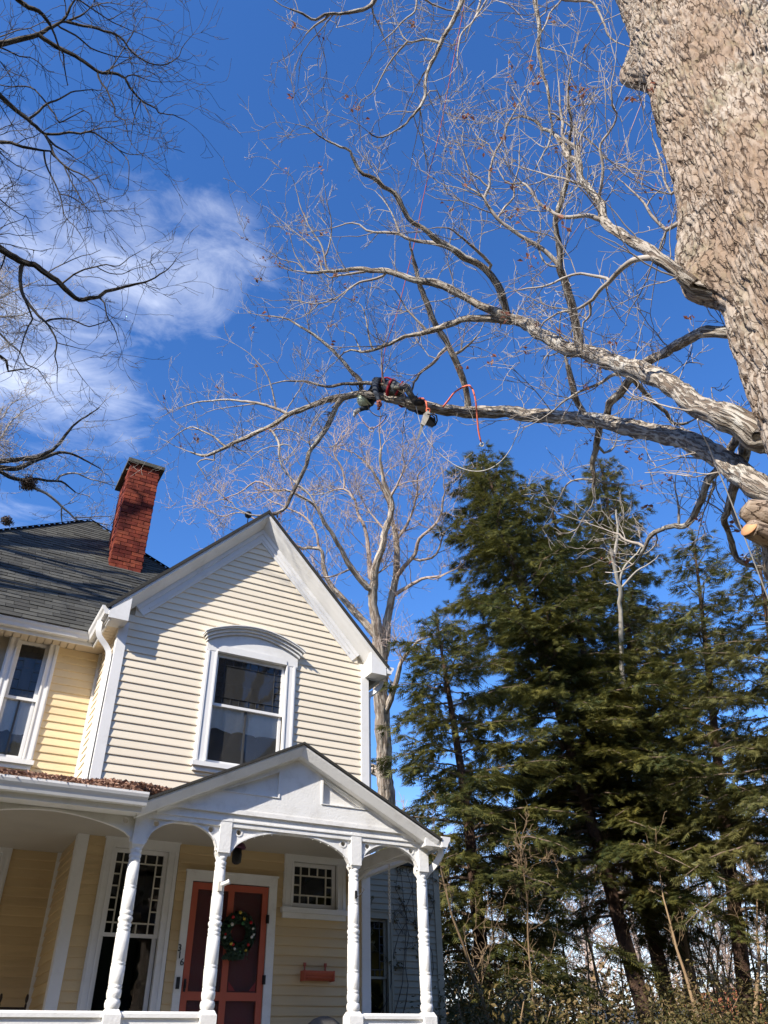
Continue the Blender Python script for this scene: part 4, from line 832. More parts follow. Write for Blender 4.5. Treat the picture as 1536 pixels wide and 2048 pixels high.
T.add('2', [(1500, 1425, 50), (1400, 1410, 45), (1300, 1405, 42), (1200, 1410, 40), (1120, 1435, 38), (1040, 1460, 34), (960, 1480, 30), (880, 1500, 27), (800, 1530, 25), (710, 1572, 23), (640, 1600, 20), (560, 1610, 15), (500, 1600, 12), (455, 1620, 9), (405, 1670, 5)], dd=1.8)
T.add('2', [(1460, 1385, 48), (1430, 1280, 46), (1400, 1200, 44), (1340, 1120, 42), (1270, 1060, 42), (1200, 1030, 40), (1130, 980, 38), (1080, 950, 36), (1000, 900, 34), (940, 850, 32), (880, 815, 31), (840, 770, 30), (810, 700, 29), (770, 640, 28), (700, 595, 27), (640, 550, 26), (580, 510, 24), (530, 465, 21), (500, 410, 18), (490, 375, 16), (430, 345, 14), (360, 315, 11), (300, 280, 9), (240, 235, 7), (160, 210, 4)], dd=-.6)
T.add('2', [(1130, 975), (1000, 940), (900, 925), (830, 905), (795, 880), (730, 875), (640, 875), (590, 860), (545, 825), (500, 815), (440, 835), (390, 850)], (30, 6), dd=.6)
T.add('2', [(800, 885), (760, 780), (720, 700), (670, 640)], (16, 6), dd=.3)
T.add('2', [(1375, 1095), (1310, 1020), (1240, 960), (1160, 890), (1100, 850), (1000, 845)], (24, 6), dd=-.6)
# risers between A and B
T.add('4', [(135, 600, 32), (120, 510, 30), (95, 430, 30), (60, 350, 28), (20, 270, 28), (-20, 210, 28), (-55, 130, 26), (-85, 60, 24), (-110, -10, 22), (-125, -70, 20), (-135, -130, 12), (-142, -200, 6)], dd=-.3)
T.add('4', [(5, 330), (-15, 370), (-45, 400), (-80, 425), (-115, 480), (-130, 520)], (18, 9), dd=.5)
T.add('4', [(80, 345), (120, 310), (165, 262)], (16, 7), dd=-.2)
T.add('4', [(680, 630), (640, 560), (620, 480), (600, 400)], (30, 22), dd=-.1)
# growth near the climber and towards the tip
T.add('1', [(1260, 850), (1180, 795), (1100, 787), (1000, 787), (900, 800), (850, 800), (780, 785), (720, 775), (640, 775), (560, 790)], (26, 6), dd=.8)
T.add('1', [(1055, 855), (1040, 770), (1000, 730), (950, 670), (900, 610), (850, 570), (790, 520), (720, 480), (650, 435), (580, 420), (490, 410)], (28, 5), dd=.5)
T.add('1', [(1175, 790), (1160, 690), (1165, 600)], (14, 6), dd=0)
T.add('1', [(935, 868), (915, 905), (890, 960), (860, 1030), (810, 1100), (765, 1170), (750, 1240), (710, 1320), (670, 1390), (640, 1460), (560, 1510)], (30, 18), dd=-.9)
T.add('1', [(700, 1340), (760, 1390), (800, 1460), (825, 1540)], (13, 6), dd=-.2)
T.add('1', [(545, 1025), (580, 1080), (600, 1130), (600, 1190), (620, 1250), (670, 1300), (700, 1335)], (16, 11), dd=-.9)
T.add('1', [(560, 1035), (640, 1040), (700, 1060), (750, 1110), (790, 1125)], (9, 4), dd=-.2)
T.add('1', [(600, 1120), (660, 1130), (690, 1200), (720, 1240)], (8, 4), dd=-.2)
T.add('1', [(650, 958), (580, 925), (500, 900), (420, 885), (320, 878), (180, 880), (70, 910)], (20, 6), dd=.7)
T.add('1', [(580, 918), (560, 820), (530, 740), (490, 680), (440, 630), (385, 590)], (11, 3), dd=.2)
T.add('1', [(640, 930), (690, 850), (730, 780), (740, 700)], (8, 3), dd=.1)
T.add('1', [(300, 1135), (240, 1080), (180, 1050), (110, 1025), (50, 1055), (0, 1100)], (14, 4), dd=.3)
T.add('1', [(250, 1165), (245, 1210), (200, 1200), (150, 1225), (170, 1260), (200, 1320)], (12, 3), dd=-.1)
T.add('1', [(340, 1135), (380, 1150), (430, 1175), (450, 1200)], (9, 3), dd=-.1)
T.add('1', [(500, 895), (430, 905), (340, 915), (240, 930), (180, 960)], (8, 3), dd=.2)
# ends of the forks of B
T.add('1', [(745, 180), (700, 130), (610, 105), (510, 50)], (8, 3), dd=.2)
T.add('2', [(215, 1115), (160, 1020), (130, 930), (110, 830)], (9, 3), dd=.1)
T.add('2', [(350, 1110), (320, 960), (260, 870), (210, 770), (170, 660), (130, 530), (95, 500)], (14, 3), dd=.2)
T.add('2', [(320, 1110), (290, 1000), (220, 930), (150, 870), (90, 820), (20, 770)], (11, 3), dd=.2)
T.add('2', [(340, 1030), (370, 930), (375, 800), (350, 680), (325, 530)], (11, 3), dd=-.2)
T.add('2', [(600, 1112), (430, 1140), (370, 1160), (330, 1130)], (20, 6), dd=.1)
T.add('2', [(720, 1130), (620, 1165), (550, 1180), (490, 1220), (430, 1260), (370, 1290), (300, 1310), (180, 1300), (110, 1290)], (18, 4), dd=.4)
T.add('2', [(300, 1315), (250, 1360), (210, 1390)], (9, 4), dd=.1)
T.add('2', [(960, 1470), (900, 1410), (840, 1340), (790, 1260), (740, 1200), (690, 1180)], (16, 4), dd=.2)
T.add('2', [(630, 1600), (600, 1480), (580, 1360), (540, 1310), (460, 1280)], (14, 4), dd=.2)
T.add('2', [(560, 1608), (510, 1500), (430, 1480), (390, 1430)], (10, 3), dd=.2)
# C: the pale upper limb
T.add('3', [(1560, 1215, 85), (1450, 1110, 80), (1350, 1040, 72), (1280, 980, 66), (1180, 930, 62), (1090, 870, 58), (1020, 820, 52), (980, 700, 46), (930, 620, 44), (880, 560, 42), (860, 500, 40), (850, 440, 38), (790, 410, 34), (750, 340, 30), (720, 290, 24), (650, 240, 20), (580, 190, 16), (500, 160, 12), (430, 190, 6)],
      d=(7.0, 7.05, 7.15, 7.35, 7.6, 7.85, 8.1, 8.3, 8.5, 8.7, 8.8, 8.9, 9.1, 9.3, 9.4, 9.6, 9.8, 10, 10.1), root=tp(6.3), step=7)
T.add('3', [(850, 440), (845, 360), (760, 300), (745, 200), (735, 100), (730, 20), (735, -60)], (30, 8), dd=.3)
T.add('3', [(970, 690), (990, 600), (1000, 500), (990, 400), (990, 330), (1030, 270), (1080, 190), (1090, 150), (1060, 100), (1050, 0), (1060, -100)], (24, 8), dd=-.2)
T.add('3', [(1000, 800), (960, 790), (900, 770), (800, 780), (740, 775), (700, 760), (620, 700), (560, 620), (500, 580), (460, 580), (400, 560), (360, 490)], (34, 6), dd=.7)
T.add('3', [(1320, 1030), (1220, 1040), (1150, 1070), (1090, 1120), (1040, 1180), (980, 1240), (920, 1300), (860, 1335), (780, 1355), (700, 1380), (640, 1420), (620, 1460)], (42, 9), dd=1.3)
T.add('3', [(1050, 1165), (980, 1145), (870, 1130), (780, 1145), (700, 1180), (600, 1215), (480, 1230)], (22, 8), dd=.6)
T.add('3', [(920, 1305), (920, 1380), (880, 1430), (880, 1490)], (22, 8), dd=.1)
T.add('3', [(880, 565), (820, 570), (760, 545), (680, 530), (600, 505), (500, 470)], (18, 5), dd=.5)
T.add('3', [(790, 410), (800, 370), (850, 340), (880, 260), (930, 200), (960, 100)], (16, 5), dd=-.2)
T.add('3', [(740, 330), (640, 350), (560, 300), (500, 250)], (9, 4), dd=.3)
T.add('3', [(1390, 860, 26), (1300, 770), (1250, 700), (1180, 620), (1090, 540)], (26, 5), d=(5.6/hd(1332, 460), 5.6/hd(1332, 460)+.5), root=(TCX-.1, TCY, 8.2))
T.add('3', [(1265, 710), (1310, 650), (1380, 590)], (12, 4), dd=.1)
T.add('3', [(1420, 640), (1380, 560), (1340, 400), (1310, 300), (1290, 200)], (18, 5), d=(5.6/hd(1342, 388), 5.6/hd(1342, 388)+.4), root=(TCX-.1, TCY, 8.9))
# E: the long dark riser from B
T.add('4', [(655, 310, 42), (635, 200, 38), (610, 90, 36), (580, 0, 34), (560, -55, 32), (562, -110, 30), (555, -190, 28), (540, -260, 27), (548, -310, 26), (570, -395, 24), (592, -460, 22), (608, -555, 20), (600, -645, 16), (615, -715, 14), (600, -820, 11), (596, -900, 8), (610, -990, 6)], dd=-.6)
T.add('3', [(740, 1090), (690, 1030), (620, 970), (550, 930), (470, 880), (400, 830), (350, 790), (300, 730), (270, 670), (300, 600), (310, 500), (330, 400), (390, 290), (430, 190), (480, 100), (500, 50)], (32, 7), dd=.5)
T.add('3', [(270, 660), (230, 630), (170, 595)], (18, 8), dd=.1)
T.add('3', [(350, 790), (400, 720), (455, 660), (455, 590), (480, 480), (490, 350), (480, 200)], (16, 4), dd=.1)
T.add('3', [(290, 600), (240, 540), (190, 510), (150, 400), (110, 310), (80, 220)], (12, 3), dd=.2)
T.add('3', [(320, 390), (300, 330), (240, 300), (200, 240), (175, 170)], (10, 3), dd=.2)
T.add('3', [(740, 1085), (680, 1080), (630, 1040), (600, 950), (620, 850), (600, 700)], (14, 4), dd=.2)
T.add('3', [(740, 760), (790, 680), (820, 610)], (10, 4), dd=-.1)
# F: leaves the trunk behind B and droops past A
T.add('4', [(1340, 243, 56), (1250, 240, 52), (1180, 265, 50), (1100, 310, 46), (1040, 345, 44), (980, 380, 42), (930, 420, 40), (890, 460, 38), (850, 520, 36), (800, 570, 34), (772, 640, 32), (742, 700, 30), (728, 790, 26), (715, 880, 22), (718, 950, 18), (722, 1025, 13)],
      d=(6.95, 7.15, 7.55, 8.1, 8.5, 8.9, 9.3, 9.7, 10.1, 10.4, 10.7, 10.9, 11.0, 11.05, 11.1, 11.1), root=tp(6.0), step=7)
T.add('4', [(895, 455), (820, 440), (760, 480), (700, 500), (650, 520), (610, 550), (540, 600), (505, 625)], (20, 7), dd=.6)
T.add('4', [(900, 455), (915, 475), (960, 530), (1010, 580), (1060, 620), (1085, 660), (1160, 665)], (26, 12), dd=.2)
T.add('4', [(740, 770), (770, 810), (800, 800), (830, 740)], (16, 6), dd=.2)
T.add('4', [(716, 935), (640, 935), (590, 960), (560, 1010)], (13, 5), dd=.3)
T.add('4', [(725, 960), (760, 945), (820, 955)], (10, 4), dd=.2)
# G and H: dark drooping limbs close to the trunk
T.add('4', [(1420, 690, 40), (1390, 740, 40), (1350, 810, 38), (1310, 880, 36), (1260, 930, 35), (1230, 1020, 33), (1190, 1090, 31), (1160, 1150, 28), (1100, 1150, 26), (1040, 1160, 24), (990, 1200, 21), (960, 1250, 18), (945, 1285, 14)], d=(6.6, 7.0, 7.6, 8.1, 8.4, 8.7, 9.0, 9.2, 9.4, 9.6, 9.8, 9.9, 10.0), root=tp(4.9), step=7)
T.add('4', [(950, 1235), (870, 1220), (840, 1190), (810, 1180)], (16, 8), dd=.3)
T.add('4', [(1115, 1145), (1115, 1050), (1100, 950)], (14, 6), dd=.1)
T.add('4', [(1262, 930), (1285, 950), (1255, 1045)], (20, 10), dd=.1)
T.add('4', [(1020, 1190), (1010, 1240), (960, 1280)], (9, 4), dd=.3)
T.add('4', [(1435, 720, 54), (1420, 830, 50), (1390, 940, 44), (1370, 1010, 40), (1350, 1080, 36), (1325, 1120, 30), (1350, 1180, 28), (1375, 1270, 27), (1420, 1330, 25), (1500, 1340, 22), (1560, 1365, 18)], d=(6.5, 7.2, 7.8, 8.1, 8.3, 8.5, 8.6, 8.7, 8.7, 8.7, 8.7), root=tp(4.9), step=7)
T.add('4', [(1362, 1060), (1390, 1140), (1440, 1185)], (24, 16), dd=-.2)
# upper crown above the frame, with the branches that hang into it
T.add('p', [(1330, -250), (1150, -210), (950, -170), (760, -130), (600, -110), (470, -90)], (60, 22), d=(9.5, 12.5), root=tp(13.0))
T.add('5', [(810, -280), (815, -60), (800, 0), (770, 70), (730, 140), (700, 190), (680, 260), (650, 320), (635, 380), (635, 430), (600, 490), (540, 550), (480, 595), (430, 600), (390, 575)], (30, 5), dd=-1.2)
T.add('5', [(697, 185), (640, 170), (560, 180), (530, 140)], (14, 6), dd=.1)
T.add('5', [(560, 180), (510, 240), (470, 290), (440, 350), (420, 395), (360, 440), (340, 490)], (11, 3), dd=.2)
T.add('5', [(640, 420), (660, 400), (690, 400), (715, 490)], (7, 3), dd=.1)
T.add('5', [(470, -230), (430, -60), (415, 0), (380, 40), (300, 55), (220, 60), (160, 90), (100, 60), (40, 40)], (26, 7), dd=-.4)
T.add('5', [(215, 75), (150, 110), (110, 150)], (12, 6), dd=.1)
T.add('5', [(900, -300), (890, -60), (880, 0), (850, 80), (800, 140), (780, 200), (780, 260)], (18, 6), dd=-.8)
T.add('5', [(930, -300), (915, -40), (905, 0), (850, 85)], (15, 8), dd=-.6)
T.add('5', [(1100, -380), (1115, -80), (1120, 0), (1135, 80), (1140, 200), (1145, 280), (1170, 380), (1180, 470), (1195, 560), (1172, 650), (1120, 740)], (26, 5), dd=-1.2)
T.add('3', [(680, 130), (760, 190), (850, 260), (960, 350), (1010, 410), (1080, 455), (1190, 495), (1340, 510)], (12, 7), dd=-.3)
T.add('5', [(1260, -420), (1240, -60), (1235, 0), (1180, 60), (1150, 140)], (16, 7), dd=-.8)
T.add('5', [(1236, 2), (1300, 5), (1370, 10), (1420, 90), (1440, 150), (1475, 185)], (14, 7), dd=-.3)
T.add('5', [(640, -250), (605, -60), (600, 0), (590, 50), (540, 95), (490, 150), (450, 180)], (15, 5), dd=-.3)
T.add('5', [(595, -30), (700, 30), (750, 45)], (11, 6), dd=.2)
T.add('5', [(400, 40), (440, 130), (470, 200), (490, 250)], (8, 4), dd=.1)
# stubs low on the trunk
def stub(pts, rad, name, m, n=14, fur=.3):
    pts = np.array(pts, float); rad = np.array(rad, float); al = np.arange(len(pts)); q_ = np.linspace(0, len(pts)-1, 24); pts = np.stack([np.interp(q_, al, pts[:, i]) for i in range(3)], -1); rad = np.interp(q_, al, rad); pts = np.vstack([pts, pts[-1:]+(pts[-1]-pts[-2])*.02]); rad = np.append(rad, .002); V, F = tube_np(pts, rad, n, fur, 3); o = mesh_np(name, V, F, m, oak, True, bk=tube_bk(pts, rad, n, .3)); o.location = -Vector(oak.location); return o
stub([np.array(tp(3.3)), athd(1680, 1190, 5.0), athd(1600, 1105, 4.8), athd(1556, 1060, 4.7)], [.36, .27, .2, .13], 'limb', MAT['oak'], 20)
stub([athd(1590, 1095, 4.8), athd(1535, 1072, 4.6), athd(1500, 1058, 4.5)], [.085, .066, .06], 'limb', MAT['oak'], 12, .05)
p = athd(1499, 1057, 4.497); q = at(1499, 1057, 1)-at(1515, 1072, 1); dv = athd(1498, 1056, 4.49)-athd(1515, 1072, 4.55); dv /= np.linalg.norm(dv)
mb = MB(); mb.lathe([(.001, 0), (.057, 0), (.057, .006), (.001, .006)], 0, 0, 16); mb.xf(Matrix.Translation(p) @ Vector(dv).to_track_quat('Z', 'Y').to_matrix().to_4x4())
o = mb.build('cut_face', mat('fresh_cut', (.72, .36, .17), .8, .2, 30), oak); o.location = -Vector(oak.location)
stub([athd(1590, 1060, 4.8), athd(1530, 1038, 4.6), athd(1488, 1018, 4.52)], [.11, .075, .045], 'limb', MAT['oak'], 11, .5)
T.sprout(per_m=2.0, lmin=.30, lmax=1.05, levels=3, rmin=.0036, up=.42, fr=.12, maxr=.12, nchild=3, wig=.17)
T.build(oak, MAT['limb'], MAT['twig'], .034, .17)
leaves_on(T, oak, 130, .07, MAT['dead_leaf'])

# ---- the dark tree leaning in from the left
LT = Tree(23); ltp = (-9.4, -1.0)
lt_ = empty('shade_tree', (*ltp, 0)); tag(lt_, 'dark bare tree whose crooked branches reach in against the clouds', 'tree')
z0_ = [0, .6, 2, 5, 9, 13, 17]; LT.br.append(dict(px=np.full((7, 2), -9e3), dep=np.full(7, 12.), P=np.array([(ltp[0]+.25*math.sin(q*.4), ltp[1]+.2*math.cos(q*.3), q) for q in z0_]), r=np.array([.75, .55, .47, .42, .36, .28, .16])))
lr = lambda z_: (ltp[0]+.25*math.sin(z_*.4), ltp[1]+.2*math.cos(z_*.3), z_)
LT.add('6', [(-120, 340), (0, 335), (100, 315), (200, 295), (300, 275), (370, 210), (470, 170), (520, 90), (575, 0)], (50, 14), d=(11.2, 11.6), root=lr(12.6))
LT.add('6', [(470, 175), (560, 150), (650, 110)], (20, 14), dd=.1)
LT.add('6', [(60, -80), (140, 0), (220, 50), (300, 90), (350, 150), (380, 195)], (42, 24), d=(11.0, 11.3), root=lr(14.0))
LT.add('6', [(310, 280), (420, 350), (540, 410), (640, 470), (740, 550), (820, 560), (900, 570), (960, 600), (1000, 680), (1080, 770), (1200, 840), (1220, 870), (1340, 890), (1440, 930)], (36, 5), dd=.5)
LT.add('6', [(740, 555), (780, 640), (820, 690), (850, 770), (880, 830), (880, 890), (960, 930), (980, 1040), (1010, 1100)], (16, 5), dd=-.3)
LT.add('6', [(950, 590), (1020, 575), (1100, 602)], (12, 9), dd=.1)
LT.add('6', [(1080, 770), (1040, 870), (1010, 1000), (1010, 1110)], (9, 4), dd=-.1)
LT.add('6', [(440, 200), (580, 270), (700, 370), (830, 410), (920, 430), (1000, 440)], (16, 6), dd=.4)
LT.add('6', [(500, 165), (640, 200), (720, 215), (800, 240), (890, 260), (960, 310), (1010, 400), (1060, 440), (1150, 490), (1280, 500), (1380, 430), (1400, 370), (1480, 270)], (24, 4), dd=.4)
LT.add('6', [(890, 262), (910, 340), (990, 390), (1000, 470), (1025, 510)], (12, 4), dd=-.1)
LT.add('6', [(580, -20), (700, 60), (830, 150), (960, 210), (1100, 270), (1200, 320)], (13, 4), d=(11.6, 12.0), root=lr(14.5))
LT.add('6', [(840, 160), (940, 90), (1000, 50)], (9, 3), dd=.1)
LT.add('6', [(-100, 660), (0, 740), (90, 820), (180, 890), (250, 950), (340, 1030), (430, 1120), (510, 1160), (560, 1200)], (46, 8), d=(11.2, 11.6), root=lr(11.2))
LT.add('6', [(220, 920), (300, 860), (360, 800), (460, 760), (540, 710), (620, 700), (780, 690)], (22, 6), dd=.3)
LT.add('6', [(360, 800), (330, 760), (260, 690), (190, 660), (100, 670), (0, 655)], (14, 8), dd=.2)
LT.add('6', [(360, 800), (420, 880), (460, 940), (540, 900), (640, 850), (700, 900), (720, 960)], (14, 4), dd=-.2)
LT.add('6', [(360, 1030), (450, 1030), (530, 1015), (620, 1025), (700, 1010), (820, 1080), (910, 1150), (1010, 1190), (1100, 1180)], (22, 5), dd=.3)
LT.add('6', [(910, 1150), (980, 1230), (990, 1330), (980, 1450), (950, 1500), (780, 1540)], (9, 3), dd=-.2)
LT.add('6', [(620, 1025), (720, 1000), (760, 990), (900, 970), (960, 960)], (10, 4), dd=.1)
LT.add('6', [(345, 1030), (390, 1120), (420, 1190), (490, 1270), (560, 1310), (650, 1350), (740, 1450), (780, 1570), (810, 1660)], (20, 4), dd=-.3)
LT.add('6', [(490, 1270), (530, 1360), (600, 1480), (650, 1580), (680, 1680)], (12, 4), dd=-.2)
LT.add('6', [(-90, 1080), (0, 1090), (90, 1095), (180, 1130), (330, 1155), (380, 1160), (420, 1200)], (30, 12), d=(11.4, 11.6), root=lr(10.4))
LT.add('6', [(335, 1157), (350, 1250), (410, 1380), (460, 1490), (480, 1600), (510, 1680), (590, 1760), (640, 1843)], (16, 4), dd=-.3)
LT.add('6', [(460, 1490), (540, 1510), (640, 1570), (700, 1620), (800, 1620)], (10, 3), dd=.1)
LT.add('6', [(-60, 1500), (0, 1530), (70, 1590), (180, 1660), (250, 1680)], (12, 4), d=(11.6, 11.9), root=lr(9.6))
LT.add('6', [(-40, 350), (60, 390), (150, 435), (230, 440), (300, 480), (370, 545), (410, 550)], (14, 4), dd=.2)
LT.add('7', [(-120, 100), (0, 180), (70, 230), (150, 270), (220, 290), (300, 350), (390, 410), (450, 470), (505, 515), (570, 500), (630, 495), (680, 455), (770, 430), (860, 410), (930, 400), (1020, 350), (1080, 310), (1130, 245)], (50, 4), d=(11.6, 12.6), root=lr(8.6))
LT.add('7', [(400, 405), (470, 350), (540, 315), (620, 300), (680, 285), (770, 290), (830, 240), (900, 200)], (14, 4), dd=.2)
LT.add('7', [(620, 303), (700, 340), (780, 345), (860, 310), (960, 290)], (8, 3), dd=.2)
LT.add('7', [(630, 495), (665, 530), (680, 610), (710, 660), (740, 720), (760, 790)], (12, 4), dd=-.2)
LT.add('7', [(140, 275), (130, 350), (130, 420), (150, 490), (200, 560), (240, 610), (290, 650), (330, 710), (360, 780), (350, 870), (370, 940), (365, 1040)], (28, 4), dd=-.3)
LT.add('7', [(290, 645), (360, 630), (450, 635), (500, 655), (570, 685), (640, 660), (700, 640)], (13, 5), dd=.2)
LT.add('7', [(150, 490), (190, 580), (210, 630), (180, 680), (150, 760), (120, 880), (90, 950)], (14, 5), dd=.2)
LT.add('7', [(360, 785), (420, 800), (500, 820), (560, 830)], (8, 3), dd=.1)
LT.add('7', [(915, 405), (970, 430), (1020, 440), (1065, 425)], (6, 3), dd=.1)
LT.add('7', [(395, 408), (320, 415), (240, 415), (160, 420)], (8, 4), dd=.3)
# heavy limbs of the same tree outside the frame, between the sun and the roof
for (tx, ry, rz_, tt, rr) in ((-.6, 1.75, 7.65, 7.6, .09), (-.5, 2.35, 8.3, 7.0, .08), (-.5, 3.1, 9.1, 8.0, .14)):
    c0 = np.array([tx, ry, rz_])-SUN*tt; P = [np.array(lr(c0[2]-2.2)), (np.array(lr(c0[2]-1.2))+c0+np.array([-1.6, 0, 0]))/2, c0+np.array([-1.5, -.05, -.15])]
    for i in range(7): P.append(c0+np.array([-1.0+i*.42, .10*math.sin(i*1.7+tt), .10*math.cos(i*1.3+ry)+.04*i]))
    C_ = catmull(np.column_stack([np.array(P)*100, np.zeros(len(P))])[:, :3], 12)/100
    LT.br.append(dict(px=np.full((len(C_), 2), -9e3), dep=np.full(len(C_), 12.), P=C_, r=np.linspace(rr*1.25, rr*.55, len(C_))))
# limbs of the same tree that stay outside the frame
for (a, zz0, ln, rr) in ((200, 6.5, 4.5, .13), (250, 9, 5, .14), (130, 8, 4.5, .12), (60, 12, 5, .13), (-50, 7.2, 3.6, .10), (20, 13.5, 4.5, .12), (300, 13, 4, .1)):
    p = np.array(lr(zz0)); a = math.radians(a); P = [p]
    for i in range(9): P.append(P[-1]+np.array([math.cos(a)*ln/9, math.sin(a)*ln/9, ln/9*(.55-.04*i)])+LT.rs.normal(size=3)*.12)
    LT.br.append(dict(px=np.full((10, 2), -9e3), dep=np.full(10, 12.), P=np.array(P), r=np.linspace(rr, .02, 10)))
LT.sprout(per_m=2.0, lmin=.3, lmax=1.15, levels=3, rmin=.0036, up=.05, fr=.1, maxr=.12, nchild=2, wig=.2, spread=.85)
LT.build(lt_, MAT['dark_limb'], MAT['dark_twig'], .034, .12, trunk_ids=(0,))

# ---- bare tree behind the chimney with a leaf nest
BL = Tree(31); btp = (-7.5, 13.5); bl = empty('nest_tree', (*btp, 0)); tag(bl, 'grey bare tree with a leaf nest behind the chimney', 'tree')
z0_ = [0, 1, 4, 8, 12, 16, 20]; BL.br.append(dict(px=np.full((7, 2), -9e3), dep=np.full(7, 20.), P=np.array([(btp[0], btp[1], q) for q in z0_]), r=np.array([.6, .5, .42, .38, .3, .22, .12])))
lr2 = lambda z_: (btp[0], btp[1], z_)
BL.add('7', [(-150, 1560), (0, 1545), (130, 1530), (230, 1520), (310, 1490), (380, 1430), (440, 1350), (490, 1290), (580, 1240), (640, 1200)], (40, 6), d=(19, 20.5), root=lr2(12))
BL.add('7', [(-120, 1570), (0, 1582), (100, 1592), (190, 1560), (280, 1520), (380, 1490), (480, 1500), (560, 1540), (640, 1590)], (40, 6), d=(19, 21), root=lr2(11.5))
BL.add('7', [(-100, 1560), (0, 1610), (60, 1645), (130, 1660), (240, 1660), (330, 1670), (420, 1690), (480, 1740)], (32, 8), d=(19, 20.5), root=lr2(11.5))
BL.add('7', [(160, 1662), (230, 1720), (300, 1750), (370, 1810), (420, 1860), (500, 1920), (600, 1930), (700, 1950)], (24, 6), dd=.6)
BL.add('7', [(350, 1670), (380, 1640), (470, 1620), (560, 1650), (660, 1680), (740, 1700)], (16, 4), dd=.4)
BL.add('7', [(480, 1905), (560, 1905), (640, 1895), (700, 1893)], (10, 5), dd=.2)
BL.add('7', [(385, 1830), (390, 1880), (405, 1955)], (11, 7), dd=.1)
BL.add('7', [(-60, 700), (0, 730), (60, 790), (130, 850), (170, 930), (240, 960), (330, 1080)], (16, 4), d=(19, 20), root=lr2(15))
BL.add('7', [(-60, 860), (0, 870), (40, 900), (60, 970), (100, 960), (190, 940)], (24, 6), d=(19, 19.6), root=lr2(14.5))
BL.add('7', [(-60, 510), (0, 500), (100, 450), (180, 410), (270, 380)], (14, 4), d=(19, 20), root=lr2(16.5))
BL.add('7', [(-80, 600), (0, 620), (100, 610), (200, 580), (300, 560)], (14, 4), d=(19, 20), root=lr2(16))
BL.add('7', [(-40, 1420), (0, 1400), (40, 1340), (80, 1280), (160, 1220), (240, 1180)], (14, 4), d=(19, 20), root=lr2(13))
BL.add('7', [(-40, 1300), (20, 1260), (60, 1180), (120, 1140)], (10, 4), d=(19.5, 20), root=lr2(14))
BL.sprout(per_m=3.4, lmin=.4, lmax=1.3, levels=3, rmin=.0045, up=.35, fr=.2, maxr=.16, nchild=3)
BL.build(bl, MAT['dark_limb'], MAT['twig'], .05, .12, trunk_ids=(0,))
def nest(px_, py_, d, r, label):
    c = at(px_, py_, d); nn = 420; u = rng.normal(size=(nn, 3)); u /= np.linalg.norm(u, axis=1, keepdims=True); P = c+u*(r*(rng.uniform(.2, 1.0, nn)**.8)*(1+.35*np.sin(u[:, 0]*5+1)*np.sin(u[:, 2]*4)))[:, None]*np.array([[1.15, 1.15, .85]])
    root = empty('leaf_nest', tuple(c)); tag(root, label, 'nest'); o = tag(quad_leaves(P, u, r*.34, leaf_mat('nest_leaf', (.07, .048, .036), (.22, .15, .11), .1, .8), 'leaf_mass', root, .6), kind='stuff'); o.location = -Vector(root.location)
    mb = MB()
    for k in range(26):
        a = rng.normal(size=3); a /= np.linalg.norm(a); q = c+a*r*.6; mb.tube(np.array([q-np.cross(a, [0, .3, 1])*r*.9, q, q+np.cross(a, [0, .3, 1])*r*.9]), .008, 3)
    o = mb.build('stick_frame', MAT['dark_twig'], root); o.location = -Vector(root.location)
nest(58, 967, 19.4, .21, 'round brown leaf nest in the fork of the bare tree behind the chimney')
nest(14, 1042, 19.6, .14, 'small ragged leaf clump low in the bare tree behind the house roof')

# ---- pale tree standing behind the gable
BT = Tree(41); p0 = athd(772, 1660, 30.0); bt = empty('gable_tree', (p0[0], p0[1], 0)); tag(bt, 'pale many-forked bare tree standing behind the right side of the gable', 'tree')
D = 29.5
BT.add('8', [(1095, 2500, 110), (1085, 2048, 92), (1075, 1900, 84), (1070, 1700, 80), (1060, 1500, 78), (1050, 1350, 76), (1050, 1250, 70), (1030, 1100, 54), (1010, 950, 48), (1010, 870, 44), (1040, 740, 38), (1080, 600, 34), (1110, 450, 28), (1060, 300, 20), (1060, 150, 12)], jit=1.4, d=(D, D), root=(p0[0], p0[1], -.2))
BT.add('8', [(1055, 1300), (1080, 1230), (1090, 1080), (1120, 930), (1140, 800), (1140, 650), (1110, 500), (1090, 420), (1000, 260), (940, 200)], (52, 10), jit=1.4, dd=1.5)
BT.add('8', [(1060, 1620), (1100, 1530), (1140, 1400), (1170, 1290), (1250, 1200), (1310, 1170)], (40, 10), jit=1.4, dd=-1)
BT.add('8', [(1040, 1180), (1010, 1140), (930, 1050), (850, 960), (780, 880), (750, 790), (720, 690), (610, 690), (540, 640)], (44, 10), jit=1.4, dd=1)
BT.add('8', [(1010, 920), (980, 900), (900, 800), (850, 720), (800, 620), (750, 550), (690, 450), (600, 400), (480, 370)], (34, 8), jit=1.4, dd=-1)
BT.add('8', [(1000, 860), (990, 700), (960, 570), (930, 500), (920, 430), (860, 370), (780, 380)], (28, 8), jit=1.4, dd=1.2)
BT.add('8', [(720, 690), (700, 590), (620, 500), (540, 470), (460, 430)], (16, 6), jit=1.4, dd=1)
BT.add('8', [(1010, 870), (1040, 820), (1090, 780)], (14, 6), jit=1.4, dd=.4)
BT.add('8', [(1135, 850), (1180, 790), (1240, 720), (1260, 640), (1330, 580), (1380, 500), (1400, 380)], (26, 7), jit=1.4, dd=-1.2)
BT.add('8', [(1120, 950), (1200, 900), (1300, 850), (1380, 840), (1440, 810)], (24, 8), jit=1.4, dd=-.6)
BT.add('8', [(1240, 760), (1330, 740), (1370, 690), (1400, 600), (1450, 560)], (16, 6), jit=1.4, dd=-.5)
BT.add('8', [(1110, 560), (1160, 600), (1230, 580)], (14, 7), jit=1.4, dd=-.3)
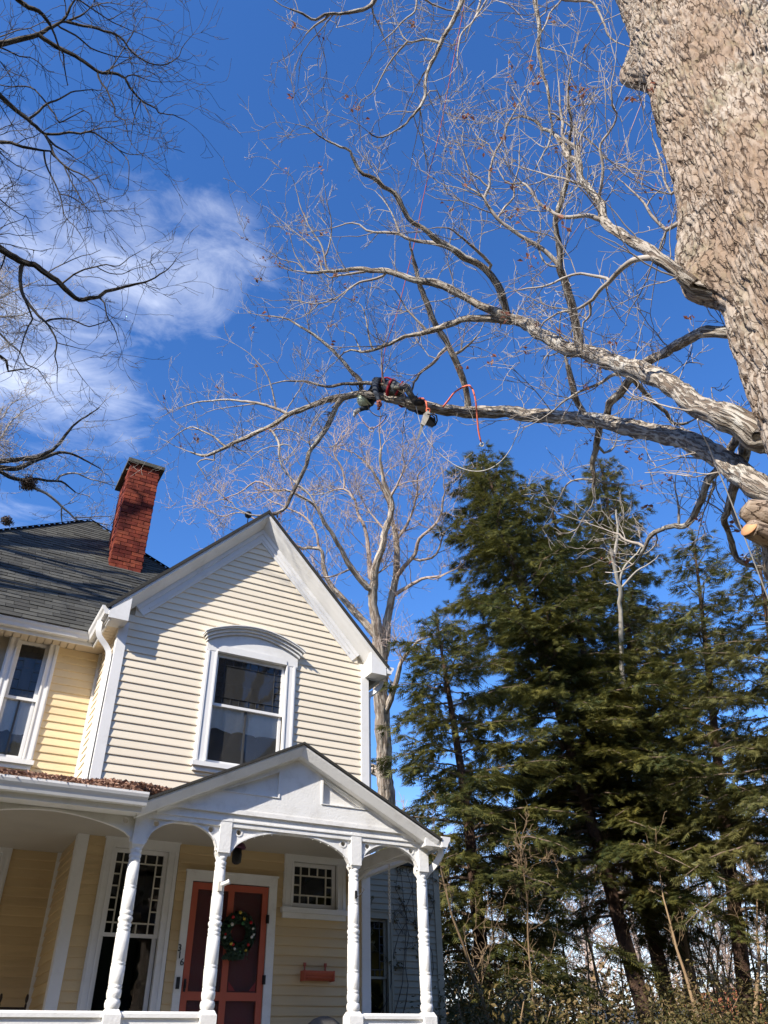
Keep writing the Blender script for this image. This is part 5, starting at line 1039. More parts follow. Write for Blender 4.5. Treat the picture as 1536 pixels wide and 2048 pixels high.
BT.add('8', [(1085, 600), (1020, 530), (960, 440)], (16, 6), jit=1.4, dd=.8)
BT.add('8', [(900, 800), (830, 830), (760, 850), (700, 830)], (14, 6), jit=1.4, dd=.4)
BT.add('8', [(1100, 430), (1150, 330), (1180, 240), (1170, 180)], (16, 6), jit=1.4, dd=-.4)
BT.add('8', [(1140, 650), (1210, 540), (1250, 420), (1260, 300), (1300, 250)], (18, 6), jit=1.4, dd=-.6)
BT.add('8', [(860, 370), (850, 260), (800, 180), (830, 100)], (12, 5), jit=1.4, dd=.3)
BT.add('8', [(600, 400), (560, 300), (520, 200)], (10, 5), jit=1.4, dd=.5); BT.add('8', [(480, 370), (380, 330), (280, 400), (170, 440)], (12, 4), jit=1.4, dd=.8); BT.add('8', [(540, 640), (420, 560), (300, 500), (200, 520), (80, 450)], (12, 4), jit=1.4, dd=1)
BT.add('8', [(1075, 1960), (1050, 1900), (1010, 1880), (970, 1900), (940, 1960)], (60, 44), jit=1.4, dd=1.5)
BT.sprout(per_m=2.8, lmin=.6, lmax=2.2, levels=3, rmin=.0075, up=.55, fr=.18, maxr=.17, nchild=4, wig=.27)
BT.build(bt, MAT['back_bark'], MAT['back_twig'], .11, .12, trunk_ids=(0,))

# ------------------------------------------------------------------ hemlocks
def hemlock(basepx, apexpx, R, m, label, seed, Lmax=5.0, dens=1.0, h0=.16, group=None, shape=.75, gap=0.0, spr=.31, bare=0.0, tr=.22):
    rs = np.random.default_rng(seed); b0 = athd(basepx[0], basepx[1], R); b0 = np.array([b0[0], b0[1], 0.0]); ap = athd(apexpx[0], apexpx[1], R-.3)
    root = empty('hemlock_tree', tuple(b0)); tag(root, label, 'tree', group); loc = -Vector(root.location)
    t = np.linspace(0, 1, 26); TP = b0+(ap-b0)*t[:, None]; TP[:, :2] += (np.sin(t*3+seed)[:, None]*np.array([[.35, .2]])*np.sin(t*math.pi)[:, None]); H = ap[2]
    rr = tr*(1-t)**.85+.015; rr[0] *= 1.5; V, F = tube_np(TP, rr, 12, .08, seed); o = mesh_np('trunk', V, F, MAT['hem_bark'], root, True); o.location = loc
    S = []; D_ = []; N_ = []; Ls = []; BV = []; BF = []; off = 0
    nb = int(H*9.5*dens)
    for k in range(nb):
        h = h0+(1-h0)*((k+rs.uniform())/nb); 
        if h > .985: continue
        a = k*2.39996+rs.normal()*.25; base = np.array([np.interp(h, t, TP[:, i]) for i in range(3)])
        L = Lmax*min(1.0, (1-h)**shape*1.12)*rs.uniform(.55, 1.12)*(1.0 if h > .3 else .75)+.25
        if rs.uniform() < gap or (noise.noise(Vector((math.cos(a)*1.3, math.sin(a)*1.3, h*9+seed*7))) < -.34 and h < .9): continue
        if h < h0+.22 and rs.uniform() > .55+(h-h0)*2.2: continue
        hv = np.array([math.cos(a), math.sin(a), 0]); sv = np.array([-math.sin(a), math.cos(a), 0]); rise = .55*(h-.35)+.12; droop = .62-.45*h
        q = np.linspace(0, 1, 9); P = base+hv*(L*q)[:, None]+sv*(np.cumsum(rs.normal(size=9))*.03*L)[:, None]; P[:, 2] += L*(rise*q-droop*q*q*.85)+rs.normal(size=9)*.02
        V, F = tube_np(P, np.linspace(.012*L+.008, .006, 9), 4); BV.append(V); BF.append(F+off); off += len(V)
        if h < bare+.06 and rs.uniform() < .75: continue
        ns = max(6, int(L*18*dens))
        for c in range(ns):
            u = rs.uniform(.06, 1)**.85; p = np.array([np.interp(u, q, P[:, i]) for i in range(3)]); sd = 1 if c % 2 else -1
            l2 = (.12+.30*L*(1.05-u))*rs.uniform(.6, 1.15); l2 = min(l2, 1.15); dv = hv*.75+sv*sd*rs.uniform(.6, 1.1)+np.array([0, 0, rs.uniform(-.35, .05)]); dv /= np.linalg.norm(dv)
            n2 = max(2, int(l2/.085)); w = (np.arange(n2)+.6)/n2
            pts = p+dv*(l2*w)[:, None]; pts[:, 2] -= .28*l2*w*w; S.append(pts+rs.normal(size=(n2, 3))*.045); dd = np.tile(dv-np.array([0, 0, .22]), (n2, 1))+rs.normal(size=(n2, 3))*.26; D_.append(dd)
            Ls.append(np.full(n2, spr)*rs.uniform(.7, 1.25, n2))
        tipn = 3; S.append(np.tile(P[-1], (tipn, 1))); D_.append(np.tile(hv+np.array([0, 0, -.3]), (tipn, 1))+rs.normal(size=(tipn, 3))*.3); Ls.append(np.full(tipn, spr))
    tt = rs.uniform(.93, 1.0, 60); S.append(np.stack([np.interp(tt, t, TP[:, i]) for i in range(3)], -1)); D_.append(rs.normal(size=(60, 3))*.8+np.array([0, 0, .5])); Ls.append(np.full(60, spr*.8))
    S = np.vstack(S); D_ = np.vstack(D_); Ls = np.concatenate(Ls); D_ /= np.linalg.norm(D_, axis=1, keepdims=True); n = len(S)
    up = np.array([0, 0, 1.0])+rs.normal(size=(n, 3))*.35; B = np.cross(D_, up); B /= np.linalg.norm(B, axis=1, keepdims=True)
    tris = []
    def tri(o_, d_, w_, l_, k_): return np.stack([o_-w_*(l_*k_)[:, None], o_+w_*(l_*k_)[:, None], o_+d_*l_[:, None]], 1)
    tris.append(tri(S, D_, B, Ls, .055))
    for q_, f_ in enumerate(np.linspace(.06, .86, 9)):
        sd = 1 if q_ % 2 else -1; dr = -.10*rs.uniform(.3, 1.6, n)[:, None]*np.array([[0, 0, 1.0]]); d2 = D_*.60+B*sd*.80+dr; w2 = D_*.80-B*sd*.60; tris.append(tri(S+D_*(Ls*f_)[:, None], d2, w2, Ls*(.52-.36*f_)*rs.uniform(.8, 1.2, n), .125))
    Q = np.concatenate(tris, 0); V = Q.reshape(-1, 3); F = np.arange(len(V)).reshape(-1, 3)
    o = mesh_np('crown', V, F, m, root); o.location = loc
    o = mesh_np('boughs', np.vstack(BV), np.vstack(BF), MAT['bough'], root, True); o.location = loc
    return len(F)
hg = 'hemlocks in a row beside the house'
tot = 0
tot += hemlock((1316, 2048), (965, 905), 24.5, MAT['hem'], 'tall dark hemlock with the highest crown of the row, close to the pale bare tree', 1, 5.2, .95, .22, hg, .62)
tot += hemlock((1352, 2048), (1092, 962), 26.5, MAT['hem'], 'dark hemlock with a narrow pointed top just right of the highest one', 2, 3.9, .8, .30, hg, .8)
tot += hemlock((1388, 2048), (1200, 918), 29.0, MAT['hem2'], 'lighter olive hemlock rising beneath the drooping oak branch', 3, 4.4, .85, .31, hg, .72)
tot += hemlock((1475, 2048), (1385, 1065), 25.5, MAT['hem'], 'thinner hemlock between the olive one and the oak trunk', 4, 4.2, .75, .27, hg, .7, .2)
tot += hemlock((1600, 2048), (1512, 1075), 23.0, MAT['hem2'], 'sparse pale hemlock partly behind the oak stub and rope', 5, 4.2, .75, .28, hg, .7, .2)
tot += hemlock((985, 2048), (872, 1230), 21.0, MAT['hem'], 'shorter dark hemlock close behind the porch roof end', 6, 4.0, .85, .18, hg, .6)


# ---- broken white snag standing among the hemlocks
SN = Tree(51); s0 = athd(1262, 1700, 29.5); snag = empty('dead_snag', (s0[0], s0[1], 0)); tag(snag, 'bleached dead trunk with a few pale branches standing in front of the olive hemlock', 'tree')
SN.add('4', [(880, 2300), (850, 1750), (845, 1480), (830, 1400), (810, 1300), (800, 1260)], (26, 16), d=(26, 26), root=(s0[0], s0[1], -.1))
SN.add('4', [(838, 1430), (860, 1350), (920, 1280), (940, 1250)], (12, 5), dd=.1); SN.add('4', [(845, 1450), (900, 1380), (960, 1340), (1020, 1290)], (11, 4), dd=-.2); SN.add('4', [(840, 1440), (800, 1420), (770, 1425)], (8, 4), dd=.1)
SN.add('4', [(815, 1300), (830, 1180), (825, 1080)], (16, 8), dd=.2)
SN.build(snag, mat('bleached_wood', (.44, .40, .34), .9, .2, 8), mat('bleached_twig', (.44, .40, .34), .9, .2, 8), .0001, .1, trunk_ids=(0,))

# ------------------------------------------------------------------ undergrowth
def shrub(px_, R, h, w, m, label, seed, n=3600, ls=.085, name='evergreen_shrub', group='evergreen shrubs under the hemlocks'):
    rs = np.random.default_rng(seed); b0 = athd(px_, 2048, R); c = np.array([b0[0], b0[1], 0.]); root = empty(name, tuple(c)); tag(root, label, 'shrub', group); loc = -Vector(root.location)
    nc = 26; cl = c+np.stack([rs.normal(size=nc)*w*.42, rs.normal(size=nc)*w*.42, h*rs.uniform(.12, .92, nc)], -1); k = rs.integers(0, nc, n); u = rs.normal(size=(n, 3)); u /= np.linalg.norm(u, axis=1, keepdims=True)
    P = cl[k]+u*(rs.uniform(.2, 1, n)**.5*w*.26)[:, None]; P[:, 2] = np.maximum(P[:, 2], .05)
    o = quad_leaves(P, u*.6+np.array([[0, 0, .6]]), ls, m, 'foliage', root, .3); o.location = loc
    mb = MB()
    for q in cl[:14]: mb.tube(np.array([c+(q-c)*.02, c+(q-c)*.5+rs.normal(size=3)*.06, q]), [.03, .02, .008], 4)
    o = mb.build('stems', MAT['brush'], root); o.location = loc
for (x, R, h, w, sd, m, lb) in ((965, 15.5, 2.7, 2.2, 61, 'shrub', 'glossy dark evergreen shrub close to the porch end post'), (1075, 18, 2.9, 2.4, 62, 'shrub', 'broad evergreen shrub with brownish tops in front of thin saplings'), (1210, 19, 2.5, 2.2, 63, 'shrub', 'low evergreen shrub at the foot of the tallest hemlock trunk'),
        (1340, 18.5, 2.4, 2.0, 64, 'shrub', 'olive shrub between two hemlock trunks'), (1460, 19.0, 2.5, 2.4, 65, 'shrub', 'sunlit olive shrub in front of the brick house'), (1140, 22, 3.6, 2.6, 67, 'shrub', 'dull brownish shrub behind the thin saplings'), (1280, 24, 3.8, 2.8, 68, 'shrub', 'tall leafy shrub behind the leaning hemlock trunks'), (1400, 25, 3.6, 2.6, 69, 'shrub', 'spreading shrub left of the stubby sunlit sapling'), (1520, 23, 3.4, 2.4, 70, 'shrub', 'shrub beneath the sparse pale hemlock'), (905, 20, 3.4, 1.8, 66, 'shrub', 'tall narrow shrub against the grey corner of the rear wing')):
    shrub(x, R, h, w, MAT[m], lb, sd)
def sapling(px_, R, top, lean, label, seed, w=.05, nl=4, m='brush', cat='tree'):
    t_ = Tree(seed); b0 = athd(px_, 2048, R); root = empty('bare_sapling', (b0[0], b0[1], 0)); tag(root, label, cat, 'bare saplings under the hemlocks')
    for j in range(nl):
        P = [np.array([b0[0], b0[1], -.05])]; a = t_.rs.uniform(0, 6.28); sp = t_.rs.uniform(.05, .28)
        for i in range(10): P.append(P[-1]+np.array([math.cos(a)*sp+lean*.1, math.sin(a)*sp, top/10])*t_.rs.uniform(.85, 1.15)+t_.rs.normal(size=3)*.05)
        t_.br.append(dict(px=np.full((11, 2), -9e3), dep=np.full(11, R), P=np.array(P), r=np.linspace(w*t_.rs.uniform(.6, 1), .012, 11)))
    t_.sprout(per_m=2.6, lmin=.4, lmax=1.3, levels=3, rmin=.006, up=.4, fr=.25, nchild=3); t_.build(root, MAT['brush'], MAT['brush'], .045, .08, trunk_ids=(0,))
for (x, R, tp_, ln, sd, lb) in ((1040, 20, 5.2, -.8, 71, 'clump of thin bare stems leaning behind the evergreen shrubs'), (1085, 23, 6.0, .3, 72, 'upright pale sapling between the evergreen shrubs'), (1150, 26, 6.5, .2, 73, 'brown bare sapling behind the tallest hemlock trunk'),
        (1425, 22, 5.0, -.1, 74, 'sunlit bare sapling with stubby forks beside the brick house'), (1500, 27, 6.0, .1, 75, 'fine twiggy sapling in front of the brick house'), (960, 26, 5.5, .1, 76, 'reddish bare sapling behind the porch end'), (1010, 24, 6.0, .1, 78, 'tangle of brown stems behind the glossy shrub'), (1235, 25, 6.0, -.1, 79, 'bushy bare sapling among the hemlock trunks'), (1385, 26, 6.4, .1, 80, 'many-stemmed brown sapling right of the hemlock trunks'), (1465, 30, 7.0, .1, 81, 'tall twiggy sapling left of the brick house'), (1330, 30, 6.5, 0., 77, 'slender bare sapling far between the hemlock trunks')):
    sapling(x, R, tp_, ln, lb, sd, .05 if sd not in (72, 74) else .09, 4 if sd not in (72, 74) else 2)

# ------------------------------------------------------------------ brick house beyond the trees
nh0 = athd(1490, 2048, 52.0); nh = empty('brick_house', (nh0[0], nh0[1], 0)); nh.rotation_euler = (0, 0, -.35); tag(nh, 'orange brick house with white eaves half hidden beyond the trees', 'house')
nbk = mat('orange_brick', (.50, .16, .08), .85, .2, 6, .3, 40)
MB().box(-6, 6, 0, 8, 0, 2.75).build('wall', nbk, nh)
MB().prism([(-.2, 3.0), (1.3, 3.0), (1.3, 4.6), (-.2, 4.6)], -.05, 6, 'y').build('gable_wall', nbk, nh)
MB().add([(-6.5, -.6, 2.8), (6.5, -.6, 2.8), (6.5, 4, 3.9), (-6.5, 4, 3.9), (6.5, 8.6, 2.8), (-6.5, 8.6, 2.8)], [(0, 1, 2, 3), (3, 2, 4, 5), (0, 5, 4, 1), (1, 4, 2), (0, 3, 5)]).build('roof', mat('slate_roof', (.06, .08, .10), .8, .2, 8), nh)
MB().box(-6.5, 6.5, -.66, -.6, 2.62, 2.84).build('eaves_board', MAT['white'], nh)
for x in (-4.2, -1, 2.2, 4.6):
    w_ = MB().box(x-.5, x+.5, -.03, .0, 1.0, 2.3).build('window', MAT['white'], nh); MB().box(x-.42, x+.42, -.04, -.031, 1.08, 2.22).build('pane', MAT['black'], w_)

# ------------------------------------------------------------------ the far wood all round (reads as one mass)
def far_wood():
    # unseen foliage ring added behind the camera, shutting out low sky to darken the porch
    n = 38000; a = np.radians(rng.uniform(105, 335, n)); R = rng.uniform(26, 34, n); top = 14+2.0*np.sin(a*7)+1.5*np.sin(a*17+1)
    P = np.stack([CAM[0]+R*np.sin(a), CAM[1]+R*np.cos(a), rng.uniform(0, 1, n)*top], -1)
    o = quad_leaves(P, rng.normal(size=(n, 3)), 1.4, MAT['hem'], 'sky_blocker_foliage', None, .2); tag(o, 'dark foliage ring added out of view to block the low sky', 'trees', kind='stuff')

    vs = []
    for sd in range(5):
        t_ = Tree(200+sd); H = 11; P = np.array([(0, 0, -.2), (.1, 0, 3), (0, .1, 6), (.1, .1, 9), (0, 0, H)]); t_.br.append(dict(px=np.full((5, 2), -9e3), dep=np.full(5, 30.), P=P, r=np.array([.22, .18, .14, .08, .03])))
        for k in range(13):
            a = k*2.4; z_ = 2.6+k*.6; L = 3.4*(1-.04*k); Q = [np.array([0, 0, z_])]
            for i in range(5): Q.append(Q[-1]+np.array([math.cos(a), math.sin(a), .75])*L/6+t_.rs.normal(size=3)*.15)
            t_.br.append(dict(px=np.full((6, 2), -9e3), dep=np.full(6, 30.), P=np.array(Q), r=np.linspace(.07, .02, 6)))
        t_.sprout(per_m=1.5, lmin=.9, lmax=2.2, levels=2, rmin=.016, up=.4, fr=.2, nchild=2, segs=4)
        out = [tube_np(b['P'], b['r'], 5) for b in t_.br]+[tube_np(p_, r_, 3) for p_, r_ in t_.tw]; V = []; F = []; o_ = 0
        for v_, f_ in out: V.append(v_); F.append(f_+o_); o_ += len(v_)
        vs.append((np.vstack(V), np.vstack(F)))
    VV = []; FF = []; o_ = 0; rs = np.random.default_rng(99)
    for k in range(38):
        front = k < 26  # remaining trees ring the camera unseen, added to cut low skylight
        a = math.radians(rs.uniform(18, 66)) if front else math.radians(66+(k-26)/12*312+rs.uniform(-3, 3)); R = rs.uniform(44, 85) if front else rs.uniform(48, 70)
        v_, f_ = vs[rs.integers(0, 5)]; s_ = rs.uniform(.8, 1.5); th = rs.uniform(0, 6.28); c, s1 = math.cos(th), math.sin(th)
        q = np.stack([v_[:, 0]*c-v_[:, 1]*s1, v_[:, 0]*s1+v_[:, 1]*c, v_[:, 2]], -1)*s_+np.array([CAM[0]+R*math.sin(a), CAM[1]+R*math.cos(a), 0]); VV.append(q); FF.append(f_+o_); o_ += len(q)
    o = mesh_np('far_wood', np.vstack(VV), np.vstack(FF), MAT['back_twig'], None, True); tag(o, 'brown leafless wood far behind the hemlocks', 'wood', kind='stuff'); print('far wood', len(o.data.polygons))
    # low scrub filling the gaps under it
    n = 30000; a = np.where(rng.uniform(size=n) < .6, np.radians(rng.uniform(16, 68, n)), rng.uniform(0, 6.28, n)); R = rng.uniform(34, 70, n); P = np.stack([CAM[0]+R*np.sin(a), CAM[1]+R*np.cos(a), rng.uniform(0, 1, n)**1.4*4.6], -1)
    o = quad_leaves(P, rng.normal(size=(n, 3)), .36, leaf_mat('scrub', (.17, .115, .055), (.40, .26, .12), .25, .8), 'far_scrub', None, .4); tag(o, 'tangled brown scrub along the ground beyond the hemlocks', 'scrub', kind='stuff')
far_wood()

# ------------------------------------------------------------------ the climber on the limb
A_ = T.br[0]; 
def limb_at(x):      # point on limb A under photo column x
    i = int(np.argmin(np.abs(A_['px'][:, 0]-x)+np.where(A_['px'][:, 1] > 700, 0, 999))); return A_['P'][i], A_['r'][i]
pa, ra = limb_at(783); pl, _ = limb_at(735); pr_, _ = limb_at(830)
Lx = pl-pr_; Lx /= np.linalg.norm(Lx); Vz = np.array([0, 0, 1.0]); Vz = Vz-Lx*np.dot(Vz, Lx); Vz /= np.linalg.norm(Vz); Sy = np.cross(Lx, Vz)
if np.dot(Sy, CAM-pa) < 0: Sy = -Sy
PSC = .92
def W(l, s, h): return pa+Lx*l*PSC+Sy*s*PSC+Vz*(h*PSC+ra*.55)
person = empty('person', tuple(W(0, 0, 0))); tag(person, 'tree climber in dark jacket, red harness and pale helmet lying along the limb', 'person'); ploc = -Vector(person.location)
J = [('pel', 0, 0, .15, .150), ('spi', .16, 0, .20, .150), ('che', .33, 0, .19, .160), ('nkb', .47, -.05, .12, .085), ('nk2', .53, -.11, .02, .06), ('hed', .57, -.16, -.07, .095), ('he2', .585, -.17, -.14, .085),
     ('shN', .38, .17, .15, .080), ('elN', .26, .22, -.10, .055), ('wrN', .13, .19, -.27, .040), ('haN', .11, .18, -.30, .036), ('shF', .41, -.17, .12, .080), ('elF', .48, -.23, -.14, .055), ('wrF', .565, -.17, -.29, .040), ('haF', .58, -.16, -.32, .036),
     ('hiN', -.06, .13, .12, .115), ('knN', -.28, .25, .09, .082), ('caN', -.37, .20, .0, .068), ('anN', -.47, .12, -.04, .05), ('hiF', -.06, -.13, .12, .115), ('knF', -.28, -.25, .09, .082), ('caF', -.37, -.20, .0, .068), ('anF', -.47, -.12, -.04, .05)]
E_ = [(0, 1), (1, 2), (2, 3), (3, 4), (4, 5), (5, 6), (2, 7), (7, 8), (8, 9), (9, 10), (2, 11), (11, 12), (12, 13), (13, 14), (0, 15), (15, 16), (16, 17), (17, 18), (0, 19), (19, 20), (20, 21), (21, 22)]
me = bpy.data.meshes.new('body'); me.from_pydata([tuple(W(*j[1:4])) for j in J], E_, []); bo = bpy.data.objects.new('body_rig', me); COL.objects.link(bo)
bo.modifiers.new('skin', 'SKIN')
for i, j in enumerate(J): sv = me.skin_vertices[0].data[i]; sv.radius = (j[4]*PSC, j[4]*PSC); sv.use_root = (i == 0)
sb = bo.modifiers.new('sub', 'SUBSURF'); sb.levels = 2; sb.render_levels = 2
bpy.context.view_layer.update(); bm_ = bpy.data.meshes.new_from_object(bo.evaluated_get(bpy.context.evaluated_depsgraph_get())); bpy.data.objects.remove(bo)
jac = mat('work_jacket', (.045, .055, .075), .85, .2, 25, .6, 30, bdist=.02); trou = mat('grey_work_trousers', (.12, .125, .125), .9, .25, 25, .6, 30, bdist=.02); skinm = mat('skin', (.50, .28, .19), .5, .1)
bm_.materials.clear()
for m in (jac, trou, skinm): bm_.materials.append(m)
for f in bm_.polygons:
    c = np.array(f.center)-pa; l, s, h = c@Lx, c@Sy, c@Vz-ra*.55
    f.material_index = 2 if (l > .5 and h < .0 and h > -.26 and s > -.2 and s < -.04 and l > .54) else (0 if l > .10 else 1); f.use_smooth = True
for v in bm_.vertices:      # cloth folds
    v.co += Vector(v.normal)*noise.noise(v.co*14)*.018
bdy = link(bpy.data.objects.new('body', bm_), person); bdy.location = ploc
def pp(mb, name, m, par=None):
    o = mb.build(name, m, par or person)
    if par is None: o.location = ploc
    return o
hm = MB(); hc = W(.585, -.175, -.10); hm.ball((0, 0, 0), .118, 14, 8, (1.15, .95, .8)); 
hd_ = (W(.62, -.18, -.26)-W(.53, -.11, 0)); hd_ /= np.linalg.norm(hd_)
hm.lathe([(.12, -.04), (.150, -.035), (.150, -.028), (.12, -.02)], 0, 0, 16); hm.xf(Matrix.Translation(hc) @ Vector(hd_).to_track_quat('Z', 'Y').to_matrix().to_4x4())
pp(hm, 'helmet', mat('helmet', (.72, .80, .58), .3, .05))
red = mat('red_harness', (.42, .02, .035), .7, .1)
pp(MB().torus(W(.10, 0, .17), .172, .024, tuple(Lx), 20, 6), 'harness_belt', red)
pp(MB().torus(W(-.10, .15, .12), .118, .018, tuple(Lx*.8+Sy*.4), 16, 6), 'leg_loop', red); pp(MB().torus(W(-.10, -.15, .12), .118, .018, tuple(Lx*.8-Sy*.4), 16, 6), 'leg_loop', red)
pp(MB().tube(np.array([W(.10, .08, .33), W(.26, .08, .36), W(.40, .10, .27), W(.44, .12, .12)]), .018, 5), 'harness_strap', red)
def glove(c, dirv, m, name):
    d = np.array(dirv)/np.linalg.norm(dirv); sd = np.cross(d, Vz+.2*Lx); sd /= np.linalg.norm(sd); nn_ = np.cross(d, sd); mb = MB()
    mb.tube(np.array([c-d*.05, c, c+d*.05, c+d*.065]), [.036, .044, .042, .03], 8)
    for k, (o_, ln) in enumerate(((-.032, .062), (-.011, .075), (.011, .072), (.032, .055))):
        b0 = c+d*.055+sd*o_; mb.tube(np.array([b0, b0+d*ln*.45+nn_*.006, b0+d*ln*.8+nn_*.03, b0+d*ln*.75+nn_*.055]), [.0115, .0105, .0095, .008], 6)
    b0 = c+sd*.04; mb.tube(np.array([b0, b0+sd*.022+d*.02+nn_*.01, b0+sd*.024+d*.045+nn_*.03]), [.014, .012, .009], 6)
    return pp(mb, name, m)
glove(W(.595, -.155, -.35), W(.60, -.15, -.40)-W(.565, -.17, -.29), mat('white_glove', (.75, .71, .64), .8, .15), 'glove')
glove(W(.095, .175, -.325), W(.06, .18, -.37)-W(.13, .19, -.27), mat('brown_glove', (.30, .10, .07), .8, .15), 'glove')
for sd in (1, -1):
    b = MB(); b.tube(np.array([W(-.44, sd*.14, -.02), W(-.48, sd*.12, -.05), W(-.52, sd*.115, -.085), W(-.60, sd*.12, -.07), W(-.655, sd*.125, -.05)]), [.06, .062, .062, .055, .03], 10); pp(b, 'boot', mat('boot', (.03, .025, .022), .7, .2))
pp(MB().tube(np.array([W(-.02, .20, .06), W(-.10, .24, .05), W(-.16, .24, .04)]), .03, 6), 'gear_pouch', mat('canvas', (.45, .40, .28), .9, .2))

# ------------------------------------------------------------------ ropes and the chainsaw
def rope(name, pts, r, m, label, n=6, cat='rope', depth=None):
    P = np.array([np.array([p[0], p[1], p[2]], float) for p in pts]); C = catmull(P, 6.0); Q = np.array([at(q[0], q[1], q[2]) for q in C]); 
    root = empty(name, tuple(Q[0])); tag(root, label, cat); o = MB().tube(Q, r, n).build('line', m, root); o.location = -Vector(root.location); return root, Q
def clip(root, p, m='chain', s=1.0):
    o = MB().torus(p, .03*s, .008*s, tuple(W_), 12, 5).build('clip', MAT[m], root); o.location = -Vector(root.location)
Dc = A_['dep'][int(np.argmin(np.abs(A_['px'][:, 0]-783)+np.where(A_['px'][:, 1] > 700, 0, 999)))]
rope('climbing_rope', [(962, -260, 12.6), (945, -110, 12.6), (930, 0, 12.7), (905, 130, 12.7), (880, 260, 12.7), (850, 380, 12.7), (830, 480, 12.7), (797, 615, 12.65), (770, 700, 12.6), (763, 766, 12.65)], .0065, MAT['rope_red'], 'thin red climbing rope running from the sky down to the climber')
rope('climbing_rope', [(803, 772, 12.6), (880, 712, 12.2), (950, 650, 11.7), (1020, 592, 11.2), (1110, 517, 10.4), (1190, 400, 9.6), (1245, 300, 9.3), (1300, 160, 9.2)], .005, MAT['rope_mauve'], 'pale pink line slanting from the climber up across the limbs')
rt, Q = rope('work_sling', [(886, 814, 12.2), (895, 803, 12.15), (910, 784, 12.1), (927, 774, 12.1), (939, 771, 12.05), (945, 778, 11.95), (951, 800, 11.9), (954, 830, 11.9), (957, 862, 11.9), (962, 884, 11.9)], .014, MAT['sling'], 'bright orange sling hung over the short riser on the limb'); clip(rt, at(964, 889, 11.9))
rt, Q = rope('saw_strap', [(838, 796, 12.62), (846, 797, 12.5), (852, 803, 12.4), (854, 815, 12.38), (854, 824, 12.38)], .015, MAT['sling'], 'short orange strap holding the chainsaw under the limb')
rt, Q = rope('lanyard', [tuple((716, 827, Dc+.15)), (724, 840, Dc+.05), (733, 851, Dc), (742, 858, Dc), (752, 854, Dc), (763, 846, Dc-.1), (770, 838, Dc-.15), (774, 831, Dc-.18)], .011, MAT['rope_mauve'], 'pink lanyard hanging in a loop between the climber\'s hands'); clip(rt, at(743, 859, Dc), s=1.2)
rope('lanyard', [(735, 806, Dc+.1), (738, 818, Dc+.05), (748, 829, Dc), (760, 833, Dc-.05), (772, 829, Dc-.15)], .007, MAT['dark_twig'], 'dark cord looping below the climber beneath the pink lanyard')
rope('hanging_rope', [(832, 812, 12.6), (838, 838, 12.5), (846, 864, 12.45), (860, 886, 12.4), (885, 912, 12.35), (915, 933, 12.3), (945, 942, 12.2), (972, 940, 12.1), (998, 926, 12.0), (1020, 900, 11.9), (1034, 868, 11.85), (1042, 842, 11.85)], .0062, MAT['rope_white'], 'pale rope hanging in a wide loop below the limb')
rope('tag_line', [(1395, 838, 6.45), (1400, 858, 6.5), (1417, 893, 6.6), (1438, 945, 6.6), (1461, 1000, 6.6), (1492, 1082, 6.6), (1536, 1196, 6.6), (1640, 1470, 6.6), (1760, 1800, 6.6)], .0055, MAT['rope_white'], 'white tag line falling straight beside the cut oak stub')
rope('throw_line', [(1141, 690, 9.7), (1128, 722, 9.9), (1110, 757, 10.2), (1094, 786, 10.6), (1070, 816, 11.0)], .005, MAT['rope_white'], 'thin pale line between the middle limb and the lower limb')
rope('throw_line', [(1166, 693, 9.6), (1210, 708, 9.2), (1250, 721, 8.7), (1282, 733, 8.35), (1330, 760, 7.9)], .0055, MAT['rope_white'], 'thin pale line lying along the top of the middle limb')
# chainsaw
sw = at(856, 838, 12.3); saw = empty('chainsaw', tuple(sw)); tag(saw, 'small chainsaw dangling bar-down under the limb', 'chainsaw'); 
def sp(mb, name, m):
    mb.xf(Matrix.Translation(sw) @ Matrix.Rotation(math.radians(18), 4, Vector(W_)) @ Matrix(((R_[0], W_[0], U_[0], 0), (R_[1], W_[1], U_[1], 0), (R_[2], W_[2], U_[2], 0), (0, 0, 0, 1))))
    o = mb.build(name, m, saw); o.location = -Vector(saw.location); return o
cw = mat('saw_white', (.85, .80, .70), .4, .1)
sp(MB().prism([(-.085, -.11), (-.02, -.12), (.01, -.02), (.0, .10), (-.05, .12), (-.09, .05)], -.055, .055, 'y'), 'housing', cw)
sp(MB().prism([(-.015, -.10), (.11, -.11), (.13, -.04), (.10, .03), (.012, .05)], -.06, .06, 'y'), 'engine_cover', MAT['black'])
sp(MB().tube(np.array([(.0, 0, .05), (.05, 0, .10), (.11, 0, .09), (.145, 0, .02), (.14, 0, -.05), (.10, 0, -.09)]), .013, 8), 'rear_handle', MAT['black'])
sp(MB().tube(np.array([(-.03, -.07, .06), (.03, -.10, .07), (.09, -.10, .04), (.12, -.08, -.02)]), .011, 8), 'front_handle', MAT['black'])
sp(MB().prism([(-.075, -.11), (-.03, -.11), (-.04, -.33), (-.055, -.36), (-.072, -.34)], -.005, .005, 'y'), 'guide_bar', mat('steel_bar', (.72, .72, .72), .3, .1, metal=.4))
sp(MB().torus((-.04, 0, .13), .03, .009, (0, 1, 0), 12, 5), 'hook', MAT['sling'])

